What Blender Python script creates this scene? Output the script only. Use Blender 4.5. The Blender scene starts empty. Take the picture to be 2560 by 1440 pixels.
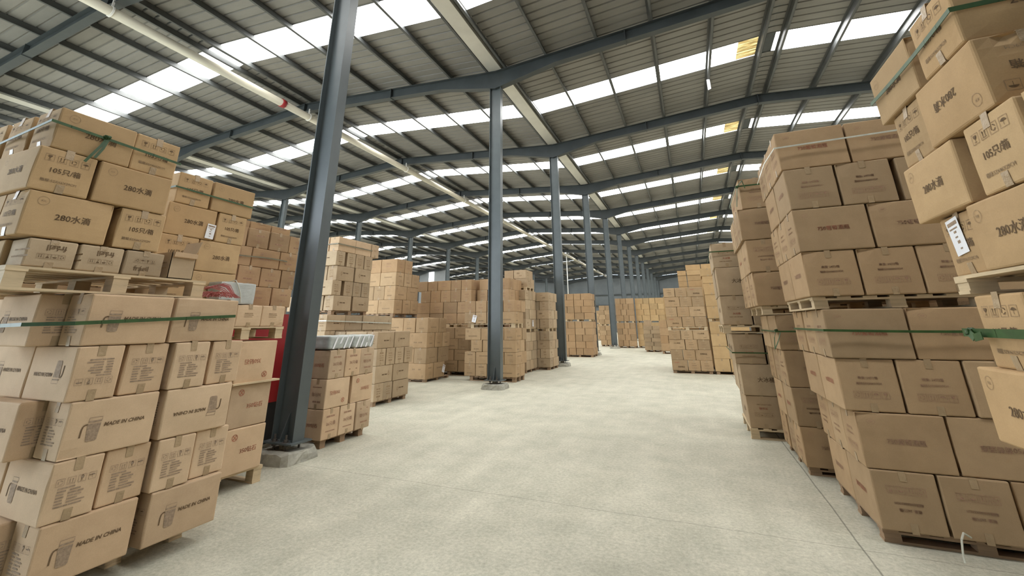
import bpy, math, random
import numpy as np
from mathutils import Matrix, Vector
from mathutils.bvhtree import BVHTree
random.seed(7)
SC = bpy.context.scene
COL = SC.collection

# ------------------------------------------------------------------ camera
HC = 1.5034
CAMW = dict(f=1050.13, cx=1280.0, cy=479.2, yaw=.3867, pit=.3053, rol=-.0087)
def cam_axes():
    y, p, r_ = CAMW['yaw'], CAMW['pit'], CAMW['rol']
    fwd = Vector((-math.sin(y)*math.cos(p), math.cos(y)*math.cos(p), math.sin(p)))
    r0 = Vector((math.cos(y), math.sin(y), 0)); u0 = r0.cross(fwd)
    r = math.cos(r_)*r0 + math.sin(r_)*u0
    u = -math.sin(r_)*r0 + math.cos(r_)*u0
    return r, u, fwd
CR, CU, CF = cam_axes()
cd = bpy.data.cameras.new('camera'); cam = bpy.data.objects.new('camera', cd); COL.objects.link(cam)
cam.matrix_world = Matrix(((CR.x, CU.x, -CF.x, 0), (CR.y, CU.y, -CF.y, 0), (CR.z, CU.z, -CF.z, HC), (0, 0, 0, 1)))
cd.sensor_width = 36; cd.sensor_fit = 'HORIZONTAL'; cd.lens = CAMW['f']/2560*36
cd.shift_y = -(720-CAMW['cy'])/2560; cd.clip_start = .05; cd.clip_end = 400
SC.camera = cam

# ------------------------------------------------------------------ light, exposure
SC.view_settings.view_transform = 'Standard'; SC.view_settings.look = 'None'
SC.view_settings.gamma = 1; SC.view_settings.use_curve_mapping = False
SC.view_settings.exposure = 0.82
SKYLIGHT = 8.0          # daylight passing the translucent roof strips
w = bpy.data.worlds.new('overcast sky'); SC.world = w; w.use_nodes = True
bg = w.node_tree.nodes['Background']
bg.inputs[0].default_value = (.80, .90, 1.0, 1); bg.inputs[1].default_value = 5.5
SC.cycles.max_bounces = 5; SC.cycles.diffuse_bounces = 4; SC.cycles.glossy_bounces = 2
SC.cycles.transparent_max_bounces = 6; SC.cycles.caustics_reflective = False; SC.cycles.caustics_refractive = False
SC.cycles.sample_clamp_indirect = 6
SC.cycles.use_denoising = True; SC.cycles.use_adaptive_sampling = True; SC.cycles.adaptive_threshold = .04

# ------------------------------------------------------------------ materials
def newmat(name):
    m = bpy.data.materials.new(name); m.use_nodes = True
    nt = m.node_tree; b = nt.nodes['Principled BSDF']
    return m, nt, b
def N(nt, t, **k):
    n = nt.nodes.new(t)
    for a, v in k.items(): setattr(n, a, v)
    return n
def mixc(nt, fac, a, b, mode='MIX'):
    n = nt.nodes.new('ShaderNodeMix'); n.data_type = 'RGBA'; n.blend_type = mode
    for s, v in ((0, fac), (6, a), (7, b)):
        if hasattr(v, 'links') or hasattr(v, 'is_linked'): nt.links.new(v, n.inputs[s])
        else: n.inputs[s].default_value = v if s == 0 else (*v, 1)
    return n.outputs[2]
def ramp(nt, src, stops):
    n = nt.nodes.new('ShaderNodeValToRGB'); nt.links.new(src, n.inputs[0])
    e = n.color_ramp.elements
    e[0].position, e[0].color = stops[0][0], (*stops[0][1], 1)
    e[1].position, e[1].color = stops[1][0], (*stops[1][1], 1)
    for p, c in stops[2:]:
        x = e.new(p); x.color = (*c, 1)
    return n.outputs[0]
def noise(nt, scale, detail=4, rough=.55, vec=None, map_scale=None, coord='Object'):
    tc = N(nt, 'ShaderNodeTexCoord'); n = N(nt, 'ShaderNodeTexNoise')
    n.inputs['Scale'].default_value = scale; n.inputs['Detail'].default_value = detail; n.inputs['Roughness'].default_value = rough
    src = tc.outputs[coord]
    if map_scale:
        mp = N(nt, 'ShaderNodeMapping'); mp.inputs['Scale'].default_value = map_scale
        nt.links.new(src, mp.inputs[0]); src = mp.outputs[0]
    nt.links.new(src, n.inputs['Vector'])
    return n.outputs['Fac']
def sc3(c, k): return tuple(x*k for x in c)

def simple(name, col, rough=.6, metal=0.0, var=.12, scale=6, bump=0.0, stretch=None, spec=None):
    m, nt, b = newmat(name)
    f = noise(nt, scale, 5, .6, map_scale=stretch)
    nt.links.new(ramp(nt, f, [(.3, sc3(col, 1-var)), (.7, sc3(col, 1+var))]), b.inputs['Base Color'])
    b.inputs['Roughness'].default_value = rough; b.inputs['Metallic'].default_value = metal
    if spec is not None: b.inputs['Specular IOR Level'].default_value = spec
    if bump:
        bp = N(nt, 'ShaderNodeBump'); bp.inputs['Strength'].default_value = bump; bp.inputs['Distance'].default_value = .01
        nt.links.new(f, bp.inputs['Height']); nt.links.new(bp.outputs[0], b.inputs['Normal'])
    return m

def cardboard(name, col, island=False):
    m, nt, b = newmat(name)
    if island:
        g = N(nt, 'ShaderNodeNewGeometry'); rnd = g.outputs['Random Per Island']
    else:
        g = N(nt, 'ShaderNodeObjectInfo'); rnd = g.outputs['Random']
    f = noise(nt, 5, 4, .6)
    fine = noise(nt, 160, 3, .7)
    c1 = ramp(nt, rnd, [(0, sc3(col, .86)), (1, sc3(col, 1.12)), (.5, (col[0]*1.02, col[1]*.97, col[2]*.92))])
    c2 = mixc(nt, 1.0, c1, ramp(nt, f, [(.3, (.90, .89, .87)), (.7, (1.05, 1.05, 1.04))]), 'MULTIPLY')
    c3 = mixc(nt, 1.0, c2, ramp(nt, fine, [(.3, (.95, .95, .94)), (.7, (1.04, 1.04, 1.04))]), 'MULTIPLY')
    nt.links.new(c3, b.inputs['Base Color'])
    b.inputs['Roughness'].default_value = .78; b.inputs['Specular IOR Level'].default_value = .25
    bp = N(nt, 'ShaderNodeBump'); bp.inputs['Strength'].default_value = .25; bp.inputs['Distance'].default_value = .004
    nt.links.new(f, bp.inputs['Height']); nt.links.new(bp.outputs[0], b.inputs['Normal'])
    return m
CB = {'tan': (.465, .325, .178), 'jug': (.56, .420, .285), 'brown': (.41, .292, .175), 'yel': (.47, .330, .175),
      'grey': (.42, .325, .218), 'rust': (.385, .262, .152)}
MCB = {k: cardboard('cardboard '+k, v) for k, v in CB.items()}
MCBI = {k: cardboard('cardboard far '+k, v, True) for k, v in CB.items()}
def ink(name, col, rough=.8):
    m, nt, b = newmat(name); f = noise(nt, 60, 3, .7)
    nt.links.new(ramp(nt, f, [(.35, col), (.75, sc3(col, 1.8))]), b.inputs['Base Color'])
    b.inputs['Roughness'].default_value = rough; b.inputs['Specular IOR Level'].default_value = .2
    return m
INK = {'dark': ink('ink dark brown', (.115, .075, .042)), 'faint': ink('ink faint brown', (.23, .16, .095)),
       'red': ink('ink red', (.30, .13, .08)), 'redfaint': ink('ink faint red', (.26, .16, .105)),
       'jug': ink('ink grey brown', (.25, .185, .13))}
M_TAPE, nt, b = newmat('clear brown packing tape')
nt.links.new(ramp(nt, noise(nt, 9, 3), [(.3, (.33, .235, .135)), (.7, (.40, .29, .17))]), b.inputs['Base Color'])
b.inputs['Roughness'].default_value = .42; b.inputs['Coat Weight'].default_value = .12; b.inputs['Coat Roughness'].default_value = .2
bp = N(nt, 'ShaderNodeBump'); bp.inputs['Strength'].default_value = .6; bp.inputs['Distance'].default_value = .01
nt.links.new(noise(nt, 30, 3, .6), bp.inputs['Height']); nt.links.new(bp.outputs[0], b.inputs['Normal']); nt.links.new(bp.outputs[0], b.inputs['Coat Normal'])
M_WOOD = simple('pine wood', (.56, .44, .28), .75, var=.22, scale=4, bump=.2, stretch=(1, 1, 6))
M_WOODD = simple('old brown wood', (.30, .20, .12), .8, var=.25, scale=4, bump=.2, stretch=(1, 1, 6))
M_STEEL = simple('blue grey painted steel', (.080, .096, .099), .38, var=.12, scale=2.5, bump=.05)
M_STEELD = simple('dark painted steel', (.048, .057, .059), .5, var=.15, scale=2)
M_PURL = simple('dark purlin steel', (.085, .09, .088), .5, var=.2, scale=1.5)
M_BOLT = simple('rusty bolt steel', (.10, .09, .08), .6, .3, var=.3, scale=20)
M_GUT = simple('galvanised gutter', (.58, .57, .52), .42, .25, var=.08, scale=1.5)
M_CONC = simple('rough concrete plinth', (.33, .32, .27), .9, var=.25, scale=9, bump=.8)
M_PVC = simple('dusty cream pipe', (.52, .48, .38), .5, var=.2, scale=3, stretch=(1, .2, 1))
M_RED = simple('red paint', (.30, .012, .015), .45, var=.15, scale=3)
M_PINK = simple('faded red plastic', (.42, .12, .11), .5, var=.2, scale=6)
M_GREEN = simple('green strapping', (.030, .078, .020), .45, var=.25, scale=14)
M_WSTRAP = simple('clear strapping', (.55, .55, .47), .3, var=.15, scale=14)
M_BSTRAP = simple('brown strapping', (.17, .15, .09), .4, var=.2, scale=14)
M_PAPER = simple('white paper', (.80, .81, .84), .7, var=.04, scale=12)
M_WRAP = simple('white plastic film', (.40, .43, .41), .3, var=.14, scale=9, bump=.7)
M_BALE = simple('grey woven sheet', (.45, .47, .45), .6, var=.15, scale=7, bump=.4)
M_RUBBER = simple('black rubber', (.02, .02, .02), .7)
M_WPIPE = simple('white pipe', (.80, .80, .78), .45, var=.05)

# roof sheet: grey painted trapezoid sheet
M_ROOF, nt, b = newmat('grey corrugated roof sheet')
f = noise(nt, .5, 4, .6, coord='Generated', map_scale=(30, 60, 1)); f2 = noise(nt, 2.2, 5, .65, map_scale=(.35, 1, 1))
c = mixc(nt, .5, ramp(nt, f, [(.3, (.175, .168, .155)), (.7, (.25, .243, .225))]), ramp(nt, f2, [(.3, (.17, .165, .155)), (.7, (.265, .255, .235))]))
nt.links.new(c, b.inputs['Base Color']); b.inputs['Roughness'].default_value = .55
M_WALL, nt, b = newmat('blue grey wall sheet')
f = noise(nt, .6, 4); nt.links.new(ramp(nt, f, [(.3, (.085, .10, .105)), (.7, (.12, .135, .14))]), b.inputs['Base Color']); b.inputs['Roughness'].default_value = .5
M_WALLL = simple('light grey wall sheet', (.25, .27, .28), .6, var=.06, scale=1)

# translucent skylight sheet lit by the sky behind it
def skymat(name, lo, hi, strength):
    m, nt, b = newmat(name)
    v = N(nt, 'ShaderNodeTexVoronoi'); v.inputs['Scale'].default_value = 3.1
    tc = N(nt, 'ShaderNodeTexCoord'); nt.links.new(tc.outputs['Object'], v.inputs['Vector'])
    nz = noise(nt, 2.5, 3)
    spots = N(nt, 'ShaderNodeMath', operation='MULTIPLY'); nt.links.new(v.outputs['Distance'], spots.inputs[0]); nt.links.new(nz, spots.inputs[1])
    col = ramp(nt, spots.outputs[0], [(.018, lo), (.030, hi)])
    nt.links.new(col, b.inputs['Emission Color']); b.inputs['Emission Strength'].default_value = strength
    b.inputs['Base Color'].default_value = (*hi, 1); b.inputs['Roughness'].default_value = .5
    return m
M_SKY = skymat('translucent skylight sheet', (.35, .36, .36), (1, 1, .985), SKYLIGHT)
M_SKYY, nt, b = newmat('yellowed skylight sheet')
f = noise(nt, 6, 4, .6, map_scale=(.25, 3.0, 1))
nt.links.new(ramp(nt, f, [(.38, (.02, .012, .004)), (.5, (.25, .17, .05)), (.62, (.75, .62, .30))]), b.inputs['Emission Color'])
b.inputs['Emission Strength'].default_value = 1.1; b.inputs['Base Color'].default_value = (.4, .3, .12, 1)

# dusty concrete floor
M_FLOOR, nt, b = newmat('dusty concrete floor')
tc = N(nt, 'ShaderNodeTexCoord'); sp = N(nt, 'ShaderNodeSeparateXYZ'); nt.links.new(tc.outputs['Object'], sp.inputs[0])
big = noise(nt, .35, 5, .6); mid = noise(nt, 2.2, 8, .7); fine = noise(nt, 34, 6, .75); track = noise(nt, 1.6, 6, .65, map_scale=(2.2, .22, 1))
c = ramp(nt, big, [(.25, (.445, .428, .352)), (.75, (.55, .53, .44))])
c = mixc(nt, 1, c, ramp(nt, mid, [(.32, (.84, .85, .83)), (.66, (1.08, 1.07, 1.05))]), 'MULTIPLY')
c = mixc(nt, 1, c, ramp(nt, track, [(.35, (.93, .93, .92)), (.65, (1.03, 1.03, 1.03))]), 'MULTIPLY')
c = mixc(nt, 1, c, ramp(nt, fine, [(.32, (.74, .74, .73)), (.68, (1.17, 1.17, 1.16))]), 'MULTIPLY')
speck = noise(nt, 140, 2, .5)
c = mixc(nt, 1, c, ramp(nt, speck, [(.28, (.72, .72, .70)), (.38, (1, 1, 1))]), 'MULTIPLY')
def line(axis, pos, wob, width):
    wn = noise(nt, 1.3, 4, .6)
    a = N(nt, 'ShaderNodeMath', operation='MULTIPLY_ADD'); nt.links.new(wn, a.inputs[0]); a.inputs[1].default_value = wob; a.inputs[2].default_value = -pos-wob*.5
    s = N(nt, 'ShaderNodeMath', operation='ADD'); nt.links.new(sp.outputs[axis], s.inputs[0]); nt.links.new(a.outputs[0], s.inputs[1])
    return s.outputs[0], width
def apply_line(c, axis, pos, wob, width, dark, period=None):
    s, wd = line(axis, pos, wob, width)
    if period:
        p = N(nt, 'ShaderNodeMath', operation='PINGPONG'); nt.links.new(s, p.inputs[0]); p.inputs[1].default_value = period/2; s = p.outputs[0]
    ab = N(nt, 'ShaderNodeMath', operation='ABSOLUTE'); nt.links.new(s, ab.inputs[0])
    return mixc(nt, 1, c, ramp(nt, ab.outputs[0], [(wd*.5, (dark, dark, dark)), (wd*1.3, (1, 1, 1))]), 'MULTIPLY')
c = apply_line(c, 0, .90, .03, .006, .45)
c = apply_line(c, 1, 4.15, .06, .004, .55, 6.0)
c = apply_line(c, 0, -5.2, .04, .005, .55)
nt.links.new(c, b.inputs['Base Color']); b.inputs['Roughness'].default_value = .82; b.inputs['Specular IOR Level'].default_value = .3
bp = N(nt, 'ShaderNodeBump'); bp.inputs['Strength'].default_value = .6; bp.inputs['Distance'].default_value = .008
ad = N(nt, 'ShaderNodeMath', operation='ADD'); nt.links.new(mid, ad.inputs[0]); nt.links.new(fine, ad.inputs[1])
nt.links.new(ad.outputs[0], bp.inputs['Height']); nt.links.new(bp.outputs[0], b.inputs['Normal'])

# ------------------------------------------------------------------ mesh helpers
class MB:
    def __init__(s): s.v = []; s.f = []; s.m = []
    def add(s, vs, fs, mi=0):
        o = len(s.v); s.v += [tuple(p) for p in vs]; s.f += [tuple(i+o for i in f) for f in fs]; s.m += [mi]*len(fs); return s
    def box(s, x0, x1, y0, y1, z0, z1, mi=0):
        vs = [(x, y, z) for z in (z0, z1) for y in (y0, y1) for x in (x0, x1)]
        return s.add(vs, [(0, 2, 3, 1), (4, 5, 7, 6), (0, 1, 5, 4), (2, 6, 7, 3), (0, 4, 6, 2), (1, 3, 7, 5)], mi)
    def obb(s, c, ax, ay, az, mi=0):     # centre and three half axes
        c, ax, ay, az = map(Vector, (c, ax, ay, az))
        vs = [c+i*ax+j*ay+k*az for k in (-1, 1) for j in (-1, 1) for i in (-1, 1)]
        return s.add(vs, [(0, 2, 3, 1), (4, 5, 7, 6), (0, 1, 5, 4), (2, 6, 7, 3), (0, 4, 6, 2), (1, 3, 7, 5)], mi)
    def cyl(s, p0, p1, r0, r1=None, n=16, mi=0, cap=True):
        r1 = r0 if r1 is None else r1; p0, p1 = Vector(p0), Vector(p1); d = (p1-p0).normalized()
        a = d.orthogonal().normalized(); b_ = d.cross(a)
        vs = []
        for p, r in ((p0, r0), (p1, r1)):
            vs += [p+r*(math.cos(t)*a+math.sin(t)*b_) for t in (2*math.pi*i/n for i in range(n))]
        fs = [(i, (i+1) % n, n+(i+1) % n, n+i) for i in range(n)]
        if cap: fs += [tuple(reversed(range(n))), tuple(range(n, 2*n))]
        return s.add(vs, fs, mi)
    def tube(s, pts, r, n=6, mi=0):
        for a, b_ in zip(pts, pts[1:]): s.cyl(a, b_, r, r, n, mi)
        return s
    def ribbon(s, pts, nrm, width, th=.002, mi=0, up=(0, 0, 1)):
        for i in range(len(pts)-1):
            a, b_ = Vector(pts[i]), Vector(pts[i+1]); t = (b_-a); L = t.length
            if L < 1e-6: continue
            t /= L; n_ = Vector(nrm[i]); n_ = (n_-n_.dot(t)*t).normalized(); w_ = t.cross(n_).normalized()
            s.obb((a+b_)/2, t*(L/2+.001), w_*(width/2), n_*(th/2), mi)
        return s
    def mesh(s, name, mats, smooth=False):
        me = bpy.data.meshes.new(name); me.from_pydata(s.v, [], s.f)
        for m_ in mats: me.materials.append(m_)
        if len(mats) > 1: me.polygons.foreach_set('material_index', s.m)
        if smooth: me.polygons.foreach_set('use_smooth', [True]*len(me.polygons))
        me.update(); return me
    def build(s, name, mats, parent=None, smooth=False, loc=(0, 0, 0)):
        if not isinstance(mats, (list, tuple)): mats = [mats]
        return link(name, s.mesh(name, mats, smooth), parent, loc)
def link(name, me, parent=None, loc=(0, 0, 0)):
    o = bpy.data.objects.new(name, me); o.location = loc; COL.objects.link(o)
    if parent is not None: o.parent = parent
    return o
def empty(name, loc, rz=0):
    o = bpy.data.objects.new(name, None); o.location = loc; o.rotation_euler = (0, 0, rz); o.empty_display_size = .1; COL.objects.link(o); return o
USED = {}
def tag(o, label, cat, group=None, kind=None):
    n = len(label.split()); assert 4 <= n <= 16, (n, label)
    if label in USED and not group: print('DUPLABEL', label)
    USED[label] = 1
    o['label'] = label; o['category'] = cat
    if group: o['group'] = group
    if kind: o['kind'] = kind
    return o
def struct(o): o['kind'] = 'structure'; return o
def copy_tree(o, parent=None):
    c_ = o.copy(); COL.objects.link(c_)
    if parent is not None: c_.parent = parent
    for ch in list(o.children): copy_tree(ch, c_)
    return c_
ORD = ['first', 'second', 'third', 'fourth', 'fifth', 'sixth', 'seventh', 'eighth', 'ninth', 'tenth', 'eleventh', 'twelfth', 'thirteenth', 'fourteenth', 'fifteenth', 'sixteenth']

# ------------------------------------------------------------------ building
XA, YA, S = -4.662, 4.243, 6.0
SPAN = 15.8
ZT0, RISE = 8.90, .63      # rafter top at the valley and its rise to the ridge
K0, K1 = -1, 12
YBEG, YEND = YA+K0*S, YA+K1*S
XL, XR = XA-3*SPAN, XA+2*SPAN
def zt(d): return ZT0+RISE*d/(SPAN/2)

o = struct(MB().add([(XL-1, YBEG-8, 0), (XR+1, YBEG-8, 0), (XR+1, YEND+1, 0), (XL-1, YEND+1, 0)], [(0, 1, 2, 3)]).build('floor', M_FLOOR))

# roof sheets with trapezoid ribs, skylight strips left open
PITCH = .28; SKW = 1.0
def slope_pieces():
    for i in range(-3, 2):
        for sgn in (1, -1):
            yield i, sgn
def sky_y(k): return YA+k*S+2.98
roof = MB()
def roofpt(i, sgn, d, y, dz=0):
    x = XA+i*SPAN+(d if sgn > 0 else SPAN-d)
    return (x, y, zt(d)+.205+dz)
ys = []; y = YBEG
prof = []
segs = []       # opaque y segments
edges = [YBEG-.3]
for k in range(K0, K1):
    c_ = sky_y(k); segs.append((edges[-1], c_-SKW/2)); edges.append(c_+SKW/2)
segs.append((edges[-1], YEND+.2))
segs0 = [(segs[0][0], segs[1][1])]+segs[2:]
for i, sgn in slope_pieces():
    for a, b_ in (segs):
        n = max(1, int((b_-a)/PITCH)); p = (b_-a)/n
        line_ = [(a, 0)]
        for q in range(n):
            y0 = a+q*p
            line_ += [(y0+p*.80, 0), (y0+p*.86, .035), (y0+p*.94, .035), (y0+p, 0)]
        vs = []; fs = []
        for (y, dz) in line_:
            vs += [roofpt(i, sgn, .12, y, dz), roofpt(i, sgn, SPAN/2+.02, y, dz)]
        for q in range(len(line_)-1): fs.append((2*q, 2*q+1, 2*q+3, 2*q+2))
        roof.add(vs, fs)
struct(roof.build('ceiling', M_ROOF))
# skylight strips
wn = 0
DS = [.3, 1.6, 3.1, 4.6, 6.15, 7.62]
for i in range(-3, 2):
    for k in range(K0, K1):
        m_ = MB(); y0, y1 = sky_y(k)-SKW/2, sky_y(k)+SKW/2
        stained = i in (0,)
        for sgn in (1, -1):
            cuts = [.12, 7.0, SPAN/2+.02] if (stained and sgn > 0) else [.12, SPAN/2+.02]
            for a, b_ in zip(cuts, cuts[1:]):
                mi = 1 if (a > 6 and stained) else 0
                vs = [roofpt(i, sgn, a, y0, .02), roofpt(i, sgn, b_, y0, .02), roofpt(i, sgn, b_, y1, .02), roofpt(i, sgn, a, y1, .02)]
                m_.add(vs, [(0, 1, 2, 3)], mi)
        wn += 1
        struct(m_.build('window_%d' % wn, [M_SKY, M_SKYY]))
# walls
def gable(name, y, x0, x1, mat, zlow=0):
    pts = [(x0, zlow), (x1, zlow)]; top = []
    x = x1
    xs = sorted({x0, x1, *[XA+i*SPAN for i in range(-3, 3) if x0 <= XA+i*SPAN <= x1], *[XA+(i+.5)*SPAN for i in range(-3, 2) if x0 <= XA+(i+.5)*SPAN <= x1]}, reverse=True)
    for x in xs:
        t = (x-XA) % SPAN; d = min(t, SPAN-t); top.append((x, zt(d)+.2))
    poly = pts+top
    m_ = MB(); n = len(poly)
    m_.add([(a, y, b_) for a, b_ in poly]+[(a, y+.08, b_) for a, b_ in poly],
           [tuple(range(n)), tuple(reversed(range(n, 2*n)))]+[(j, (j+1) % n, n+(j+1) % n, n+j) for j in range(n)])
    return struct(m_.build(name, mat))
gable('wall_far', YEND+.25, XL, XR, M_WALL)
struct(MB().box(XL-.3, XL-.2, YBEG, YEND+.3, 0, 9.2).build('wall_left', M_WALL))
struct(MB().box(XR+.2, XR+.3, YBEG, YEND+.3, 0, 9.2).build('wall_right', M_WALL))
struct(MB().box(XA-2*SPAN+.3, XA-2*SPAN+5.0, 52.4, 52.5, 0, 8.9).build('wall_partition', M_WALLL))
struct(MB().box(XA-2*SPAN+1.9, XA-2*SPAN+2.7, 52.36, 52.39, 3, 8.8).build('window_%d' % (wn+1), M_SKY))
yb = YBEG-.5
m_ = MB(); m_.box(-7.0, XR, yb-.1, yb, 0, 9.7).box(XL, -24.0, yb-.1, yb, 0, 9.7).box(-24.0, -7.0, yb-.1, yb, 5.6, 9.7)
struct(m_.build('wall_back', M_WALL))
# girts on the far wall
for j, z in enumerate((2.6, 4.4, 6.2)):
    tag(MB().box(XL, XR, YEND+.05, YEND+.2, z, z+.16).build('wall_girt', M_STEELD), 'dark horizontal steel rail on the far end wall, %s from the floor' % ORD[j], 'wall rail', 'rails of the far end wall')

def spanname(i): return {-3: 'leftmost roof span', -2: 'second roof span from left', -1: 'middle-left roof span', 0: 'roof span over the aisle', 1: 'far right roof span'}[i]
# columns
FW, DP = .165, .35
def column_mesh(h):
    m_ = MB(); z0 = .20
    m_.box(-DP/2, -DP/2+.014, -FW/2, FW/2, z0, h); m_.box(DP/2-.014, DP/2, -FW/2, FW/2, z0, h)
    m_.box(-DP/2+.014, DP/2-.014, -.005, .005, z0, h)
    return m_.mesh('shaft', [M_STEEL])
HCOL = 8.34
me_shaft = column_mesh(HCOL)
def base_parts():
    a = MB().box(-.235, .235, -.15, .15, .185, .203).mesh('base_plate', [M_STEEL])
    g = MB()
    for sy in (-1, 1):
        g.add([(.0-.006, sy*.01, .203), (.006, sy*.01, .203), (.006, sy*.12, .203), (-.006, sy*.12, .203), (-.006, sy*.01, .50), (.006, sy*.01, .50)],
              [(0, 1, 2, 3), (0, 4, 5, 1), (3, 2, 5, 4), (0, 3, 4), (1, 5, 2)])
    g = g.mesh('stiffener', [M_STEEL])
    bt = MB(); bt.cyl((0, 0, -.03), (0, 0, .17), .013, n=8); bt.cyl((0, 0, .095), (0, 0, .122), .027, n=6); bt.cyl((0, 0, .05), (0, 0, .07), .03, n=6)
    bt.box(-.04, .04, -.04, .04, .088, .095)
    return a, g, bt.mesh('anchor_bolt', [M_BOLT])
me_bp, me_st, me_bolt = base_parts()
def plinth_mesh(seed, hx=.29, hy=.27, h=.115):
    r = random.Random(seed); m_ = MB(); n = 28; rings = []
    for z, k in ((-.02, 1.03), (.02, 1.0), (h*.6, .97), (h-.01, .93), (h, .88)):
        ring = []
        for j in range(n):
            t = 2*math.pi*j/n; cx_, sy_ = math.cos(t), math.sin(t); p = 6
            q = (abs(cx_)**p+abs(sy_)**p)**(-1/p)
            w_ = 1+r.uniform(-.035, .035)
            ring.append((cx_*q*hx*k*w_, sy_*q*hy*k*w_, z+r.uniform(-.012, .012)*(z > 0)))
        rings.append(ring)
    vs = [v for g in rings for v in g]; fs = []
    for a in range(len(rings)-1):
        for j in range(n): fs.append((a*n+j, a*n+(j+1) % n, (a+1)*n+(j+1) % n, (a+1)*n+j))
    fs.append(tuple((len(rings)-1)*n+j for j in range(n)))
    return m_.add(vs, fs).mesh('plinth', [M_CONC])
me_pl = [plinth_mesh(s_) for s_ in range(3)]
ROWN = {0: 'aisle row', -1: 'second row left', -2: 'third row left', -3: 'fourth row left'}
for i, ks in ((0, range(-1, 13)), (-1, range(2, 13)), (-2, range(4, 13)), (-3, range(7, 13))):
    for n_, k in enumerate(ks):
        c = empty('steel_column', (XA+i*SPAN, YA+k*S, 0))
        if i == 0 and k == -1: lab = 'blue-grey steel column of the aisle row behind the camera'
        elif i == 0 and k == 0: lab = 'nearest blue-grey steel column, large, at the end of the left cartons'
        elif i == 0: lab = 'blue-grey steel column beside the aisle, %s behind the nearest one' % ORD[k-1]
        else: lab = 'blue-grey column, %s from the camera, %s of the aisle' % (ORD[n_], ROWN[i])
        tag(c, lab, 'column', 'steel columns holding the roof')
        link('shaft', me_shaft, c); link('base_plate', me_bp, c); link('plinth', me_pl[(k+i) % 3], c)
        if k < 5 and i == 0:
            link('stiffener', me_st, c)
            for sx in (-.09, .09):
                for sy in (-.10, .10): link('anchor_bolt', me_bolt, c, (sx, sy, .11))
            if k < 4: MB().box(-.05, .05, -.06, .06, .10, .185).build('packing_block', M_CONC, c)
# rafters: I-section following the gable with haunches over the columns
def rafter_mesh():
    m_ = MB(); st = [0, .25, 1.0, 1.9, 3.9, SPAN/2]
    def zb(d):
        t_ = zt(d)-.34
        return t_-max(0, (1.9-d)/1.9)*.26
    pts = [(d, zt(d)-.002, zb(d)) for d in st]
    full = pts+[(SPAN-d, a, b_) for d, a, b_ in reversed(pts[:-1])]
    for (x0, t0, b0), (x1, t1, b1) in zip(full, full[1:]):
        for ya, yb, za0, za1, zb0, zb1 in ((-.005, .005, b0, b1, t0, t1), (-.10, .10, b0-.006, b1-.006, b0+.008, b1+.008), (-.10, .10, t0-.014, t1-.014, t0, t1)):
            vs = [(x0, ya, za0), (x0, yb, za0), (x0, ya, zb0), (x0, yb, zb0), (x1, ya, za1), (x1, yb, za1), (x1, ya, zb1), (x1, yb, zb1)]
            m_.add(vs, [(0, 2, 3, 1), (4, 5, 7, 6), (0, 1, 5, 4), (2, 6, 7, 3), (0, 4, 6, 2), (1, 3, 7, 5)])
    # end plates at the ridge and splices
    for x in (SPAN/2, 3.9, SPAN-3.9):
        d = min(x, SPAN-x); m_.box(x-.012, x+.012, -.11, .11, zb(d)-.03, zt(d))
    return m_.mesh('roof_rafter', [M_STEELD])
me_raf = rafter_mesh()
for i in range(-3, 2):
    for k in range(K0, K1+1):
        if i == 1 and k > 4: continue
        o = link('roof_rafter', me_raf, None, (XA+i*SPAN, YA+k*S, 0))
        tag(o, 'dark rafter across the %s, %s frame from the near end' % (spanname(i), ORD[k-K0]), 'rafter', 'steel roof rafters')
# purlins
for i in range(-3, 2):
    for sgn in (1, -1):
        for j, d in enumerate(DS):
            x = XA+i*SPAN+(d if sgn > 0 else SPAN-d); z = zt(d)
            m_ = MB(); y0, y1 = YBEG-.3, YEND
            m_.box(x-.005, x+.0, y0, y1, z, z+.2); m_.box(x, x+.065, y0, y1, z, z+.006); m_.box(x-.065, x, y0, y1, z+.194, z+.2)
            m_.box(x+.06, x+.065, y0, y1, z, z+.02)
            o = m_.build('roof_purlin', M_PURL)
            tag(o, 'dark purlin, %s from the valley, %s slope, %s' % (ORD[j], 'left' if sgn > 0 else 'right', spanname(i)), 'purlin', 'roof purlins')
    # ridge capping plate
    x = XA+(i+.5)*SPAN
    tag(MB().box(x-.24, x+.24, YBEG, YEND, zt(SPAN/2)+.215, zt(SPAN/2)+.222).build('ridge_cap', M_STEELD),
        'dark ridge flashing along the top of the %s' % spanname(i), 'ridge flashing')
# valley gutters
for i in range(-2, 2):
    x = XA+i*SPAN; m_ = MB(); gw, gz = .215, 8.915
    m_.box(x-gw, x+gw, YBEG, YEND, gz, gz+.006); m_.box(x-gw, x-gw+.005, YBEG, YEND, gz, gz+.22); m_.box(x+gw-.005, x+gw, YBEG, YEND, gz, gz+.22)
    m_.box(x+gw-.005, x+gw+.10, YBEG, YEND, gz+.215, gz+.222)
    o = m_.build('valley_gutter', M_GUT)
    nm = {-2: 'third valley left of the aisle', -1: 'valley left beyond the cream pipe', 0: 'valley above the aisle columns', 1: 'valley at the right'}[i]
    tag(o, 'pale galvanised box gutter in the %s' % nm, 'gutter')
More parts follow.
